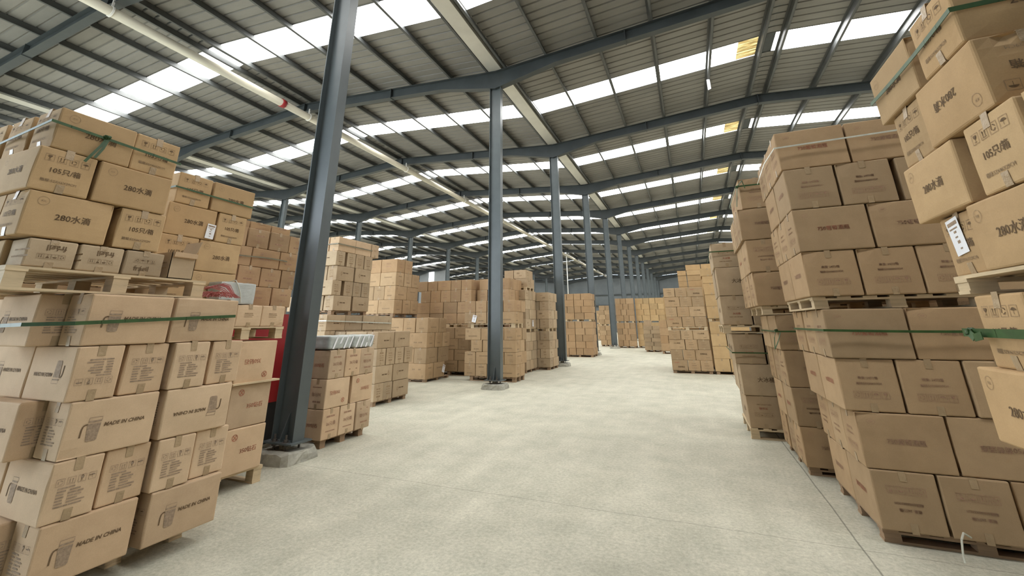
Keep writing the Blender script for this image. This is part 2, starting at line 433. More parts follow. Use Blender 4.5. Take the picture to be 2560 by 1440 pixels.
# long cream pipe under the rafters left of the aisle
p = empty('ceiling_pipe', (-12.25, 0, 8.88))
tag(p, 'long dusty cream pipe hung below the rafters left of the aisle columns', 'pipe')
MB().cyl((0, YBEG, 0), (0, YEND, 0), .125, n=20).build('pipe_body', M_PVC, p, True)
MB().cyl((0, 8.95, 0), (0, 9.1, 0), .145, n=20).build('red_coupling', M_RED, p, True)
for k in range(0, 13):
    q = MB(); y = YA+k*S-.1; q.box(-.02, .02, y-.02, y+.02, .12, .34); q.cyl((0, y-.02, 0), (0, y+.02, 0), .145, n=16); q.build('hanger', M_WPIPE, p)
for y, x, z0, z1 in ((28.0, -12.25, 4.1, 8.78), (46.2, -12.25, 3.0, 8.78), (58.2, -12.25, 3.0, 8.78)):
    MB().cyl((0, y, z0-8.88), (0, y, -.1), .05, n=10).build('drop_pipe', M_WPIPE, p, True)

# ------------------------------------------------------------------ print artwork (2D polygons in metres, origin at face centre)
TXT = {}
def text2d(s_, size, bold=.012, sx=1.0):
    cjk = any(ord(c_) > 0x2e80 for c_ in s_)
    wt = .016 if cjk else 0
    if cjk: bold = 0.0
    key = (s_, bold)
    if key not in TXT:
        cu = bpy.data.curves.new('t', 'FONT'); cu.body = s_; cu.resolution_u = 2; cu.offset = bold; cu.align_x = 'CENTER'; cu.align_y = 'CENTER'
        ob = bpy.data.objects.new('t', cu); COL.objects.link(ob)
        bpy.context.view_layer.update()
        me = ob.evaluated_get(bpy.context.evaluated_depsgraph_get()).to_mesh()
        me.calc_loop_triangles()
        vs = [(v.co.x, v.co.y) for v in me.vertices]; fs = [tuple(p_.vertices) for p_ in me.polygons]
        TXT[key] = (vs, fs)
        bpy.data.objects.remove(ob); bpy.data.curves.remove(cu)
    vs, fs = TXT[key]
    if wt:
        n_ = len(vs); V_ = []; F_ = []
        for q, (dx_, dy_) in enumerate(((-wt, 0), (wt, 0), (0, wt*.8), (0, -wt*.8))):
            V_ += [(x+dx_, y+dy_) for x, y in vs]; F_ += [tuple(i_+q*n_ for i_ in f_) for f_ in fs]
        vs, fs = V_, F_
    return [(x*size*sx, y*size) for x, y in vs], fs
class Art:
    def __init__(s): s.v = []; s.f = []; s.k = []
    def put(s, vs, fs, x=0, y=0, k='dark'):
        o_ = len(s.v); s.v += [(a+x, b_+y) for a, b_ in vs]; s.f += [tuple(i_+o_ for i_ in f_) for f_ in fs]; s.k += [k]*len(fs)
    def text(s, t, x, y, size, k='dark', bold=.012, sx=1.0): s.put(*text2d(t, size, bold, sx), x, y, k)
    def rect(s, x0, y0, x1, y1, k='dark'): s.put([(x0, y0), (x1, y0), (x1, y1), (x0, y1)], [(0, 1, 2, 3)], k=k)
    def ring(s, cx_, cy_, r, t, k='dark', n=20, sy=1, a0=0, a1=2*math.pi):
        vs = []
        for j in range(n+1):
            a = a0+(a1-a0)*j/n; vs += [(math.cos(a)*r, math.sin(a)*r*sy), (math.cos(a)*(r-t), math.sin(a)*(r-t)*sy)]
        s.put(vs, [(2*j, 2*j+2, 2*j+3, 2*j+1) for j in range(n)], cx_, cy_, k)
    def frame(s, x0, y0, x1, y1, t, k='dark'):
        s.rect(x0, y0, x1, y0+t, k); s.rect(x0, y1-t, x1, y1, k); s.rect(x0, y0+t, x0+t, y1-t, k); s.rect(x1-t, y0+t, x1, y1-t, k)
    def icon(s, kind, cx_, cy_, a, k='dark', fr=True, frk=None):
        h = a/2
        if fr: s.frame(cx_-h, cy_-h, cx_+h, cy_+h, a*.045, frk or k)
        if kind == 'glass':
            s.put([(-.24*a, .32*a), (.24*a, .32*a), (.2*a, .1*a), (.05*a, -.04*a), (-.05*a, -.04*a), (-.2*a, .1*a)], [(5, 4, 3, 2, 1, 0)], cx_, cy_, k)
            s.rect(cx_-.025*a, cy_-.28*a, cx_+.025*a, cy_-.03*a, k); s.rect(cx_-.17*a, cy_-.33*a, cx_+.17*a, cy_-.28*a, k)
        elif kind == 'up':
            for dx in (-.17, .17):
                s.rect(cx_+(dx-.035)*a, cy_-.25*a, cx_+(dx+.035)*a, cy_+.15*a, k)
                s.put([(-.1*a, .12*a), (.1*a, .12*a), (0, .32*a)], [(0, 1, 2)], cx_+dx*a, cy_, k)
            s.rect(cx_-.32*a, cy_-.34*a, cx_+.32*a, cy_-.29*a, k)
        elif kind == 'umb':
            vs = [(math.cos(math.pi*j/10)*.33*a, math.sin(math.pi*j/10)*.24*a+.04*a) for j in range(11)]
            s.put(vs, [tuple(range(11))], cx_, cy_, k); s.rect(cx_-.02*a, cy_-.32*a, cx_+.02*a, cy_+.05*a, k)
        elif kind == 'rec':
            for q in range(3): s.ring(cx_, cy_, .3*a, .09*a, k, 6, 1, q*2.094+.25, q*2.094+1.75)
        elif kind == 'blk': s.rect(cx_-.3*a, cy_-.3*a, cx_+.3*a, cy_+.3*a, k)
    def icons(s, kinds, cx_, cy_, a, gap, k='dark', **kw):
        n = len(kinds)
        for j, q in enumerate(kinds): s.icon(q, cx_+(j-(n-1)/2)*(a+gap), cy_, a, k, **kw)
    def bars(s, x, y, words, h, k='faint'):
        for w_ in words:
            if w_ > 0: s.rect(x, y, x+w_, y+h, k)
            x += abs(w_)+h*.45
ART = {}
def art(typ, face, L_, W_, H_, v=0):
    """artwork of a carton type; face 'long' (width L) or 'end' (width W)"""
    A = Art(); a, h = L_/2, H_/2; e = W_/2
    if typ == '280':
        if face == 'long':
            A.ring(-a+.075, h-.06, .028, .002, 'faint'); A.text('KX', -a+.075, h-.06, .017, 'faint', .01)
            A.text('280水滴', .02, -.008, .052, 'dark', .004)
        else:
            A.icons(['glass', 'up', 'rec', 'umb'], 0, h-.068, .046, .014, 'dark', frk='faint')
            A.text('105只/箱', 0, -.005, .043, 'dark', .004)
            A.text('箱规:52X46X29CM', -.015, -h+.068, .022, 'faint', .012)
    elif typ == 'jug':
        if face == 'long':
            x, y = -.10, -.005
            k_ = 1.3
            A.put([(-.026*k_, .02*k_), (-.02*k_, -.05*k_), (-.014*k_, -.055*k_), (.016*k_, -.055*k_), (.022*k_, -.05*k_), (.026*k_, .02*k_)], [tuple(range(6))], x, y, 'jug')
            A.rect(x-.024*k_, y+.026*k_, x+.026*k_, y+.031*k_, 'jug'); A.frame(x-.024*k_, y+.031*k_, x+.028*k_, y+.048*k_, .0025, 'jug')
            hx_ = [(-.045, -.034), (-.044, .0), (-.041, .012), (-.035, .018), (-.024, .019)]
            for (p0, q0), (p1, q1) in zip(hx_, hx_[1:]):
                dx_, dy_ = p1-p0, q1-q0; l_ = math.hypot(dx_, dy_); ox, oy = -dy_/l_*.0032, dx_/l_*.0032
                A.put([((p0-ox)*k_, (q0-oy)*k_), ((p1-ox)*k_, (q1-oy)*k_), ((p1+ox)*k_, (q1+oy)*k_), ((p0+ox)*k_, (q0+oy)*k_)], [(0, 1, 2, 3)], x, y)
            vs_, fs_ = text2d('MADE IN CHINA', .030, .03)
            A.put([(a_+b_*.2, b_) for a_, b_ in vs_], fs_, .062, .006)
        else:
            A.icons(['rec', 'up', 'glass', 'umb'], .005, .048, .038, .012, 'jug', frk='jug')
            A.put([(0, -.014), (.010, 0), (.004, .014), (-.006, .010)], [(0, 1, 2, 3)], .028, .052, 'dark'); A.rect(.062, .050, .078, .055, 'dark')
            y = .012
            for wd in ((.045, .03), (.04, -.01, .05), (.032, -.012, .04, .03), (.036, -.01, .026, .034), (.032, -.012, .05), (.036, -.01, .085), (.04, .02, .06)):
                A.bars(-.075, y, wd, .0075, 'jug'); y -= .0155
    elif typ == '750':
        if face == 'long':
            A.ring(-a+.09, h-.06, .026, .0018, 'redfaint', 16, .7); A.text('HV', -a+.09, h-.06, .02, 'redfaint', .02)
            A.text('750葡萄酒瓶', .01, 0, .042, 'red' if v % 2 else 'redfaint', .02)
        else:
            A.text('数量: 24只/箱', 0, .05, .022, 'redfaint', .01); A.text('箱规:53X38X37CM', 0, .01, .02, 'redfaint', .01)
            A.icons(['rec', 'up', 'umb', 'glass'], 0, -.07, .05, .008, 'redfaint', fr=True)
    elif typ == 'bucket':
        if face == 'long': A.text('大冰桶', .02, .0, .07, 'dark', .008)
        else:
            A.icons(['glass', 'up', 'umb', 'rec'], 0, .03, .05, .01, 'faint'); A.text('大冰桶', 0, -.05, .035, 'red', .01); A.bars(-.1, -.1, (.05, .12), .012, 'faint')
    elif typ == '350':
        if face == 'long':
            A.ring(-a+.11, h-.075, .03, .007, 'red'); A.put([(-.02, -.016), (-.014, -.022), (.02, .016), (.014, .022)], [(0, 1, 2, 3)], -a+.11, h-.075, 'red'); A.put([(-.02, .016), (.014, -.022), (.02, -.016), (-.014, .022)], [(0, 1, 2, 3)], -a+.11, h-.075, 'red')
            A.text('350钻石', .05, -.01, .052, 'red', .012)
        else:
            A.text('36只/箱', 0, .0, .05, 'redfaint', .012); A.bars(-.08, .08, (.06, .07), .02, 'redfaint'); A.bars(-.08, -.09, (.16,), .012, 'redfaint')
    elif typ == 'care':
        if face == 'long':
            if v % 3 == 0: A.text('小心轻放', -.0, .04, .05, 'dark', .02); A.bars(.06, -.08, (.10,), .016, 'faint')
            elif v % 3 == 1: A.text('玻璃制品', -.0, .03, .05, 'dark', .02); A.bars(.06, -.08, (.10,), .016, 'faint')
            else: A.text('易碎物品', .04, -.05, .05, 'dark', .02); A.bars(-.14, .07, (.13,), .018, 'red')
        else: A.bars(-.08, .05, (.05, .07), .016, 'faint'); A.bars(-.07, -.01, (.14,), .02, 'faint'); A.bars(-.08, -.08, (.15,), .01, 'faint')
    elif typ == 'bar':
        if face == 'long':
            A.ring(-.13, .0, .026, .012, 'faint', 10, 1.3); A.rect(-.137, -.06, -.12, -.02, 'faint'); A.bars(-.085, .0, (.08, .07), .022, 'dark')
        else:
            A.bars(-.07, .05, (.05, .05), .02, 'faint'); A.bars(-.07, .01, (.12,), .012, 'faint'); A.bars(-.07, -.03, (.06, -.01, .04), .012, 'faint'); A.bars(-.06, -.09, (.11,), .03, 'faint')
    elif typ == 'row':
        if face == 'long': A.ring(-a+.09, h-.08, .03, .014, 'faint', 8); A.bars(-.14, -.07, (.28,), .032, 'faint')
        else: A.bars(-.09, .07, (.06, .04), .014, 'faint'); A.bars(-.09, .03, (.12,), .01, 'faint'); A.bars(-.08, -.10, (.16,), .035, 'faint')
    elif typ == 'rust':
        if face == 'long': A.icons(['blk', 'glass', 'up'], -.02, .06, .05, .012, 'redfaint'); A.bars(-.12, -.03, (.2,), .016, 'redfaint')
        else: A.icons(['glass', 'blk', 'up'], 0, .05, .04, .01, 'redfaint'); A.bars(-.09, -.05, (.14,), .02, 'redfaint')
    elif typ == 'two':
        if face == 'long': A.text('易碎', -.06, .03, .055, 'faint', .03); A.bars(-.02, -.06, (.1,), .02, 'faint')
        else: A.bars(-.07, .04, (.10,), .03, 'faint'); A.bars(-.04, -.04, (.08,), .02, 'faint')
    elif typ == 'fragil':
        if face == 'end':
            A.icons(['rec', 'umb', 'glass', 'up'], 0, .018, .032, .002, 'dark', frk='faint'); A.text('frágil', -.015, -.038, .05, 'dark', .02)
        else: A.bars(-.15, .02, (.1, .08), .01, 'faint'); A.bars(-.15, -.02, (.16,), .01, 'faint')
    elif typ == 'small':
        if face == 'end': A.bars(-.06, .02, (.05, .04), .007, 'faint'); A.bars(-.06, .005, (.10,), .005, 'faint'); A.bars(-.06, -.012, (.09,), .005, 'faint')
        else: A.bars(-.08, .0, (.1,), .012, 'faint')
    return A
TYPES = {'280': 'tan', 'jug': 'jug', '750': 'brown', 'bucket': 'grey', '350': 'jug', 'care': 'brown', 'bar': 'grey', 'row': 'brown', 'rust': 'rust', 'two': 'grey', 'fragil': 'grey', 'small': 'jug', 'plain': 'yel'}
DESC = {'280': 'tan carton', 'jug': 'jug carton', '750': 'brown carton', 'bucket': 'ice-bucket carton', '350': 'red-printed carton', 'care': 'brown carton', 'bar': 'greyish carton', 'row': 'brown carton',
        'rust': 'rust-brown carton', 'two': 'greyish carton', 'fragil': 'grey frágil carton', 'small': 'small carton', 'plain': 'yellow-tan carton'}

# ------------------------------------------------------------------ carton mesh: rounded, slightly bulging box with its print
def carton_mesh(typ, L_, W_, H_, v, fine):
    r = random.Random(hash((typ, v, round(L_, 2))) & 0xffff) if False else random.Random(len(typ)*31+v*7+int(L_*100))
    rad = .009 if fine else .006
    half = np.array([L_/2, W_/2, H_/2])
    n = 7 if fine else 3
    ph = [r.uniform(0, 6.28) for _ in range(12)]; bul = r.uniform(.003, .012) if fine else .003
    sag = r.uniform(0, .006) if fine else 0
    dents = []
    if fine:
        for _ in range(r.randint(0, 2)):
            dents.append((r.choice([0, 1, 2, 3]), r.choice([-.9, .9, r.uniform(-.8, .8)]), r.choice([-.95, .95]), r.uniform(.006, .016), r.uniform(.15, .26)))
    def disp(face, u, w_):         # outward displacement on face at normalised coords -1..1
        d = bul*(1-u*u)*(1-w_*w_)
        d += .0015*math.sin(3*u+ph[face])*math.sin(2.5*w_+ph[face+4]) * (1 if fine else 0)
        for (fi, cu_, cw, am, rd) in dents:
            if fi == face: d -= am*math.exp(-((u-cu_)**2+(w_-cw)**2)/(rd*rd*2))
        return d
    mb = MB()
    FACES = [(1, 0, 2, -1), (1, 0, 2, 1), (0, 1, 2, -1), (0, 1, 2, 1), (2, 0, 1, 1), (2, 0, 1, -1)]   # (normal axis, u axis, w axis, sign)
    vid = {}
    def vert(p):
        k = tuple(round(c_, 5) for c_ in p)
        if k not in vid: vid[k] = len(mb.v); mb.v.append(tuple(p))
        return vid[k]
    def grid(hh):
        inner = np.linspace(-1+2*rad/hh/2, 1-2*rad/hh/2, n)
        return [-1.0]+list(inner)+[1.0]
    g = [grid(half[a]) for a in range(3)]
    for fi, (na, ua, wa, sg) in enumerate(FACES):
        idx = {}
        for iu, u in enumerate(g[ua]):
            for iw, w_ in enumerate(g[wa]):
                p = np.zeros(3); p[na] = sg*half[na]; p[ua] = u*half[ua]; p[wa] = w_*half[wa]
                q = np.clip(p, -(half-rad), half-rad); d = p-q; l = np.linalg.norm(d)
                p = q+d/l*rad
                if 0 < iu < len(g[ua])-1 and 0 < iw < len(g[wa])-1 and fi < 5:
                    p[na] += sg*disp(min(fi, 4), u, w_)
                if sag and p[2] > 0: p[2] -= sag*(1-(p[0]/half[0])**2)*(p[2]/half[2])*.5
                idx[iu, iw] = vert(p+np.array([0, 0, half[2]]))
        for iu in range(len(g[ua])-1):
            for iw in range(len(g[wa])-1):
                q = (idx[iu, iw], idx[iu+1, iw], idx[iu+1, iw+1], idx[iu, iw+1])
                flip = (sg > 0) != ((na, ua, wa) in ((0, 1, 2), (2, 0, 1)))
                mb.f.append(tuple(reversed(q)) if flip else q); mb.m.append(0)
    # print
    keys = []
    for face, w2, fi0, ax in (('long', L_, 0, 1), ('end', W_, 2, 0)):
        A = art(typ, face, L_, W_, H_, v)
        if not A.v: continue
        for si, sg in ((0, -1), (1, 1)):
            fi = fi0+si; vs = []
            for (x, y) in A.v:
                if ax == 1: u = -sg*x; pos = [u, 0, y]; nu = u/half[0]
                else: u = sg*x; pos = [0, u, y]; nu = u/half[1]
                nw = y/half[2]; off = half[ax]+disp(fi, max(-1, min(1, nu)), max(-1, min(1, nw)))+.0020
                pos[ax] = sg*off; pos[2] += half[2]; vs.append(tuple(pos))
            o_ = len(mb.v); mb.v += vs
            for f_, k in zip(A.f, A.k):
                if k not in keys: keys.append(k)
                mb.f.append(tuple(i_+o_ for i_ in f_)); mb.m.append(1+keys.index(k))
    mats = [MCB[TYPES[typ]]]+[INK[k] for k in keys]
    me = bpy.data.meshes.new('carton'); me.from_pydata(mb.v, [], mb.f)
    for m_ in mats: me.materials.append(m_)
    me.polygons.foreach_set('material_index', mb.m); me.update()
    # tape: strip along the top seam, folded down both ends; same underneath
    tw = .021; dn = min(.06, H_*.19); out = []
    def ex(sg, y, z): return half[0]+.0025+max(0, disp(3 if sg > 0 else 2, y/half[1], max(-1, min(1, (z-half[2])/half[2]))))
    for zend, zmid, zo in ((H_-dn, H_-dn*.5, H_+bul+.0008), (dn, dn*.5, -.0008)):
        st_ = [(-1, zend), (-1, zmid), (-1, zo), (1, zo), (1, zmid), (1, zend)]
        tp = MB(); inz = -.0012 if zo > half[2] else .0012
        for lay in (0, 1):
            for i_, (sg, z) in enumerate(st_):
                for y in (-tw, tw):
                    x = sg*(ex(sg, y, z)-(.0012 if lay else 0)); tp.v.append((x, y, z+(inz if lay and i_ in (2, 3) else 0)))
        n_ = len(st_)
        for i_ in range(n_-1):
            p = 2*i_; q = 2*n_+2*i_
            tp.f += [(p, p+1, p+3, p+2), (q, q+2, q+3, q+1), (p, p+2, q+2, q), (p+1, q+1, q+3, p+3)]
        tp.f += [(0, 2*n_, 2*n_+1, 1), (2*n_-2, 2*n_-1, 4*n_-1, 4*n_-2)]
        out.append(tp.mesh('packing_tape', [M_TAPE]))
    return me, out
CACHE = {}
def carton_data(typ, L_, W_, H_, v, fine):
    k = (typ, round(L_, 2), round(W_, 2), round(H_, 3), v, fine)
    if k not in CACHE: CACHE[k] = carton_mesh(typ, L_, W_, H_, v, fine)
    return CACHE[k]
#PART2
# ------------------------------------------------------------------ stacks
BOX = []
LAY = ['bottom', 'second', 'third', 'fourth', 'fifth', 'sixth', 'seventh']
def addbox(ph, typ, cx_, cy_, z, longax, L_, W_, H_, layer, pos, flip=None, rz=None, mat=None, v=None):
    r = random.Random(len(BOX)*13+5)
    BOX.append(dict(ph=ph, typ=typ, x=cx_, y=cy_, z=z, ax=longax, L=L_, W=W_, H=H_, layer=layer, pos=pos,
                    flip=(r.random() < .25) if flip is None else flip, rz=r.uniform(-.009, .009) if rz is None else rz, v=r.randint(0, 3) if v is None else v))
def tier(ph, typ, side, xa, y0, z0, layers, L_, W_, H_, gap=.016, jit=.010, lay0=0):
    sx = -1 if side == 'L' else 1; z = z0
    for li, lay in enumerate(layers):
        front, sd = lay[0], lay[1]; op = lay[2] if len(lay) > 2 else {}
        x0 = xa+op.get('xo', 0); yy0 = y0+op.get('yo', 0); h = op.get('H', H_); t_ = op.get('typ', typ)
        r = random.Random(int(abs(xa*100))+li*7+int(y0*10))
        l_, w_ = op.get('L', L_), op.get('W', W_)
        dx = 0; corner_depth = 0; tot = len(front)
        for i_, ch in enumerate(front):
            wx, dy = (l_, w_) if ch == 'L' else (w_, l_)
            if i_ == 0: corner_depth = dy
            pr = r.uniform(-jit, jit)+(op.get('pf', {}).get(i_, 0))
            cx_ = x0+sx*(dx+wx/2); cy_ = yy0+dy/2-pr
            pos = 'aisle corner' if i_ == 0 else 'camera face, %s from the aisle' % ORD[i_]
            if i_ == 0: cx_ -= sx*op.get('ps', {}).get(0, 0)
            addbox(ph, t_, cx_, cy_, z, 'x' if ch == 'L' else 'y', l_, w_, h-.004, li+lay0, pos, flip=op.get('ff', {}).get(i_))
            dx += wx+gap+op.get('gf', {}).get(i_, 0)
        y = yy0+corner_depth+gap+op.get('gs', {}).get(0, 0)
        for j_, ch in enumerate(sd[1:]):
            wy, dpx = (l_, w_) if ch == 'L' else (w_, l_)
            pr = r.uniform(-jit, jit)+op.get('ps', {}).get(j_+1, 0)
            addbox(ph, t_, x0+sx*(dpx/2)-sx*pr, y+wy/2, z, 'y' if ch == 'L' else 'x', l_, w_, h-.004, li+lay0,
                   'aisle face, %s from the camera' % ORD[j_+1], flip=op.get('fs', {}).get(j_+1))
            y += wy+gap+op.get('gs', {}).get(j_+1, 0)
        z += h
    return z
PAL = []
PM = {}
def pallet(label, x0, x1, y0, y1, z0, z1, mat=None, detail=True, group='wooden pallets under the carton stacks', bx=True):
    mat = mat or M_WOOD; lx, ly, h = x1-x0, y1-y0, z1-z0
    k = (round(lx, 2), round(ly, 2), round(h, 3), mat.name, bx)
    tb = .015
    if k not in PM:
        rr = random.Random(int(lx*100+ly*10))
        bl = MB().box(-.05, .05, -.045, .045, tb, h-2*tb).mesh('block', [mat])
        bd = (MB().box(-lx/2, lx/2, -.045, .045, 0, tb) if bx else MB().box(-.05, .05, -ly/2, ly/2, 0, tb)).mesh('bottom_board', [mat])
        st = MB().box(-lx/2, lx/2, -.05, .05, h-2*tb, h-tb).mesh('cross_board', [mat])
        dk = MB().box(-.047, .047, -ly/2, ly/2, h-tb, h).mesh('deck_board', [mat])
        PM[k] = (bl, bd, st, dk)
    bl, bd, st, dk = PM[k]
    if not detail:
        m_ = MB()
        for i_ in (-1, 0, 1):
            m_.box(-lx/2, lx/2, i_*(ly/2-.05)-.05, i_*(ly/2-.05)+.05, 0, tb)
            for j_ in (-1, 0, 1): m_.box(i_*(lx/2-.055)-.05, i_*(lx/2-.055)+.05, j_*(ly/2-.05)-.05, j_*(ly/2-.05)+.05, tb, h-tb)
        m_.box(-lx/2, lx/2, -ly/2, ly/2, h-tb, h)
        o = m_.build('pallet', mat, None, False, ((x0+x1)/2, (y0+y1)/2, z0))
        return tag(o, label, 'pallet', group)
    p = empty('pallet', ((x0+x1)/2, (y0+y1)/2, z0)); tag(p, label, 'pallet', group)
    for i_ in (-1, 0, 1):
        link('bottom_board', bd, p, (0, i_*(ly/2-.05), 0) if bx else (i_*(lx/2-.055), 0, 0))
        for j_ in (-1, 0, 1): link('block', bl, p, (i_*(lx/2-.055), j_*(ly/2-.05), 0))
        link('cross_board', st, p, (0, i_*(ly/2-.05), 0))
    nb = max(5, int(lx/.15))
    for q in range(nb): link('deck_board', dk, p, (-lx/2+.047+q*(lx-.094)/(nb-1), 0, 0))
    return p
def AB(n, first='A', a=('SSS', 'LL'), b=('LL', 'SSS'), **kw):
    return [((a if (q % 2 == 0) == (first == 'A') else b)+(({k: v for k, v in kw.items()}),)) for q in range(n)]

# ---- left side, nearest stack
ph = 'lower load of the nearest left stack'
tier(ph, 'jug', 'L', -3.53, 1.595, .115, [
    ('SLL', 'LL', dict(yo=.01, gs={0: .04}, ff={0: False, 1: False}, fs={1: False}, ps={1: .01}, pf={1: .10})),
    ('LL', 'SSSS', dict(yo=-.02, L=.50, W=.247, ff={0: False}, gs={0: .008, 1: .012, 2: .01}, ps={1: -.02, 2: .01, 3: -.015}, fs={1: False, 2: False, 3: False})),
    ('SLL', 'LL', dict(yo=-.02, gs={0: .035}, ff={0: False, 1: False}, fs={1: True}, pf={1: .12}, ps={1: .005})),
    ('LL', 'SSSS', dict(yo=-.05, L=.50, W=.248, ff={0: True}, gs={0: .012, 1: .014, 2: .02}, ps={1: -.02, 2: .012, 3: -.01}, fs={1: False, 2: False, 3: False})),
    ('SLL', 'LL', dict(yo=-.06, gs={0: .015}, ff={0: False, 1: False}, fs={1: False}, pf={1: .13})),
], .48, .262, .32)
pallet('pale wooden pallet under the nearest left stack, almost hidden', -4.6, -3.74, 1.70, 2.56, 0, .112, M_WOOD)
# upper load of the nearest left stack
ph = 'upper load of the nearest left stack'
pallet('pale wooden pallet between the two loads of the nearest left stack', -4.75, -3.69, 1.17, 2.32, 1.722, 1.862, M_WOOD, bx=False)
tier(ph, '280', 'L', -3.93, 1.2, 1.865, [('SSS', 'LL', dict(H=.178, typ='plain'))], .46, .30, .178)
tier(ph, '280', 'L', -3.72, 1.17, 2.048, [
    ('SSS', 'LS', dict(gs={0: .03}, L=.435, W=.29, ff={0: False}, fs={1: False})),
    ('LLS', 'SL', dict(yo=-.02, L=.455, W=.295, ff={0: False}, fs={1: False})),
    ('SSS', 'LS', dict(yo=.01, L=.43, W=.30, gf={0: .035, 1: .03}, ff={0: False}, fs={1: False})),
], .44, .30, .291, lay0=1)
for q, (ya, yb, fl) in enumerate(((1.235, 1.47, True), (1.485, 1.725, True), (1.74, 1.985, False))):
    addbox('pallet of the nearest left stack', 'fragil', -3.705-.105, (ya+yb)/2, 1.865, 'x', .21, yb-ya, .172, 0, '%s from the camera' % ORD[q], flip=fl, rz=0, v=0)
# tan 280 load behind it
ph = 'tan load behind the nearest left stack'
pallet('wooden pallet under the tan load behind the nearest left stack', -5.5, -4.5, 2.3, 3.12, 1.60, 1.725, M_WOODD, False)
tier(ph, '280', 'L', -4.50, 2.34, 1.728, [
    ('LS', 'SL', dict(yo=0)), ('SLL', 'LS', dict(yo=-.02, ff={0: False}, fs={1: False})) if False else ('LS', 'SL', dict(L=.43, W=.37, yo=-.03, fs={1: False})),
    ('SLL', 'LS', dict(yo=.01, L=.46, W=.31, ff={0: False}, fs={1: False})), ('LS', 'SL', dict(yo=.04, L=.46, W=.32, fs={1: False})),
], .45, .32, .312)
tier('hidden lower load behind the nearest left stack', 'jug', 'L', -4.70, 1.82, .12, AB(4, a=('SSS', 'LS'), b=('LL', 'SSS')), .46, .30, .365)
pallet('wooden pallet on the floor behind the nearest left stack', -5.6, -4.72, 1.84, 2.6, 0, .118, M_WOODD, False)
# second stack (red 350 print)
ph = 'stack beside the nearest column'
tier(ph, '350', 'L', -4.25, 2.66, .15, [('LL', 'SL', dict(L=.44, W=.45, yo=0, fs={1: False})), ('LL', 'SL', dict(L=.44, W=.45, fs={1: False})), ('LL', 'SL', dict(L=.43, W=.45, H=.41, fs={1: True}))], .44, .45, .40)
pallet('pale wooden pallet under the red-printed cartons beside the column', -5.2, -4.27, 2.66, 3.62, 0, .148, M_WOOD)
pallet('pale wooden pallet with small cartons on top, beside the column', -5.2, -4.25, 2.72, 3.61, 1.375, 1.50, M_WOOD)
tier('upper pallet beside the nearest column', 'small', 'L', -4.25, 2.74, 1.502, [('LL', 'SSS', dict(fs={1: False, 2: False}))], .40, .278, .215, gap=.012)
# board between cartons
tag(MB().box(-4.30, -4.21, 3.10, 3.62, .948, .965).build('wooden_board', M_WOOD), 'thin pale board edge sticking out between two red-printed cartons', 'board')
# brown load behind, left of the nearest column
ph = 'load behind the nearest column'
tier(ph, 'rust', 'L', -6.0, 3.82, 1.79, [('SSS', 'LLS'), ('LL', 'SSSS'), ('SSS', 'LLS', dict(yo=.05)), ('LL', 'SSSS', dict(yo=.06)), ('LL', 'LSS', dict(xo=-.12, yo=.15, H=.13))], .47, .35, .285)
pallet('dark pallet under the load behind the nearest column', -7.05, -6.0, 3.8, 5.1, 1.665, 1.788, M_WOODD, False)
tier('lower load behind the nearest column', 'rust', 'L', -6.0, 3.82, .12, AB(4, a=('SSS', 'LLS'), b=('LL', 'SSSS')), .47, .35, .385)
pallet('dark pallet on the floor behind the nearest column', -7.05, -6.0, 3.8, 5.1, 0, .118, M_WOODD, False)
# S0: three rows right of the nearest column
ph = 'low stack right of the nearest column'
tier(ph, '350', 'L', -4.56, 4.66, .10, [('LL', 'SSS', dict(ff={0: False})), ('SLL', 'LL', dict(gs={0: .04}, ff={0: True}, fs={1: False})), ('LL', 'SSS', dict(ff={0: False}))], .43, .29, .362)
pallet('brown wooden pallet under the low stack right of the column', -5.5, -4.6, 4.7, 5.5, 0, .098, M_WOODD)
# S1
ph = 'greyish stack fourth along on the left'
tier(ph, 'bar', 'L', -5.88, 7.24, .085, [('LL', 'SSL'), ('SLS', 'LL', dict(ps={1: .02})), ('LL', 'SSSS', dict(ps={2: .03, 3: .03})), ('SLS', 'LL', dict(yo=-.01))], .53, .275, .323)
pallet('brown pallet under the greyish stack fourth along on the left', -6.9, -5.9, 7.26, 8.32, 0, .083, M_WOODD)
ph = 'wide row behind the greyish left stack'
tier(ph, 'bar', 'L', -7.05, 7.0, .10, AB(5, a=('SLL', 'LLLL'), b=('LLL', 'SSSSSSSS')), .53, .28, .325)
pallet('brown pallet under the wide row behind the greyish left stack', -8.1, -7.08, 7.0, 9.2, 0, .098, M_WOODD, False)
ph = 'tall greyish load left of the valley'
ph = 'high greyish load on the left'
tier(ph, 'bar', 'L', -7.12, 7.2, 1.815, [('SLL', 'LL', dict(gs={0: .05})), ('LL', 'SSSS', dict(pf={0: .08})), ('SLL', 'LL', dict(gs={0: .02})), ('LL', 'SSSS', dict(pf={0: .06})), ('SLL', 'LLS', dict(yo=-.04, typ='small'))], .53, .265, .322)
pallet('brown pallet high up under the upper greyish load', -8.15, -7.15, 7.2, 8.3, 1.73, 1.812, M_WOODD)
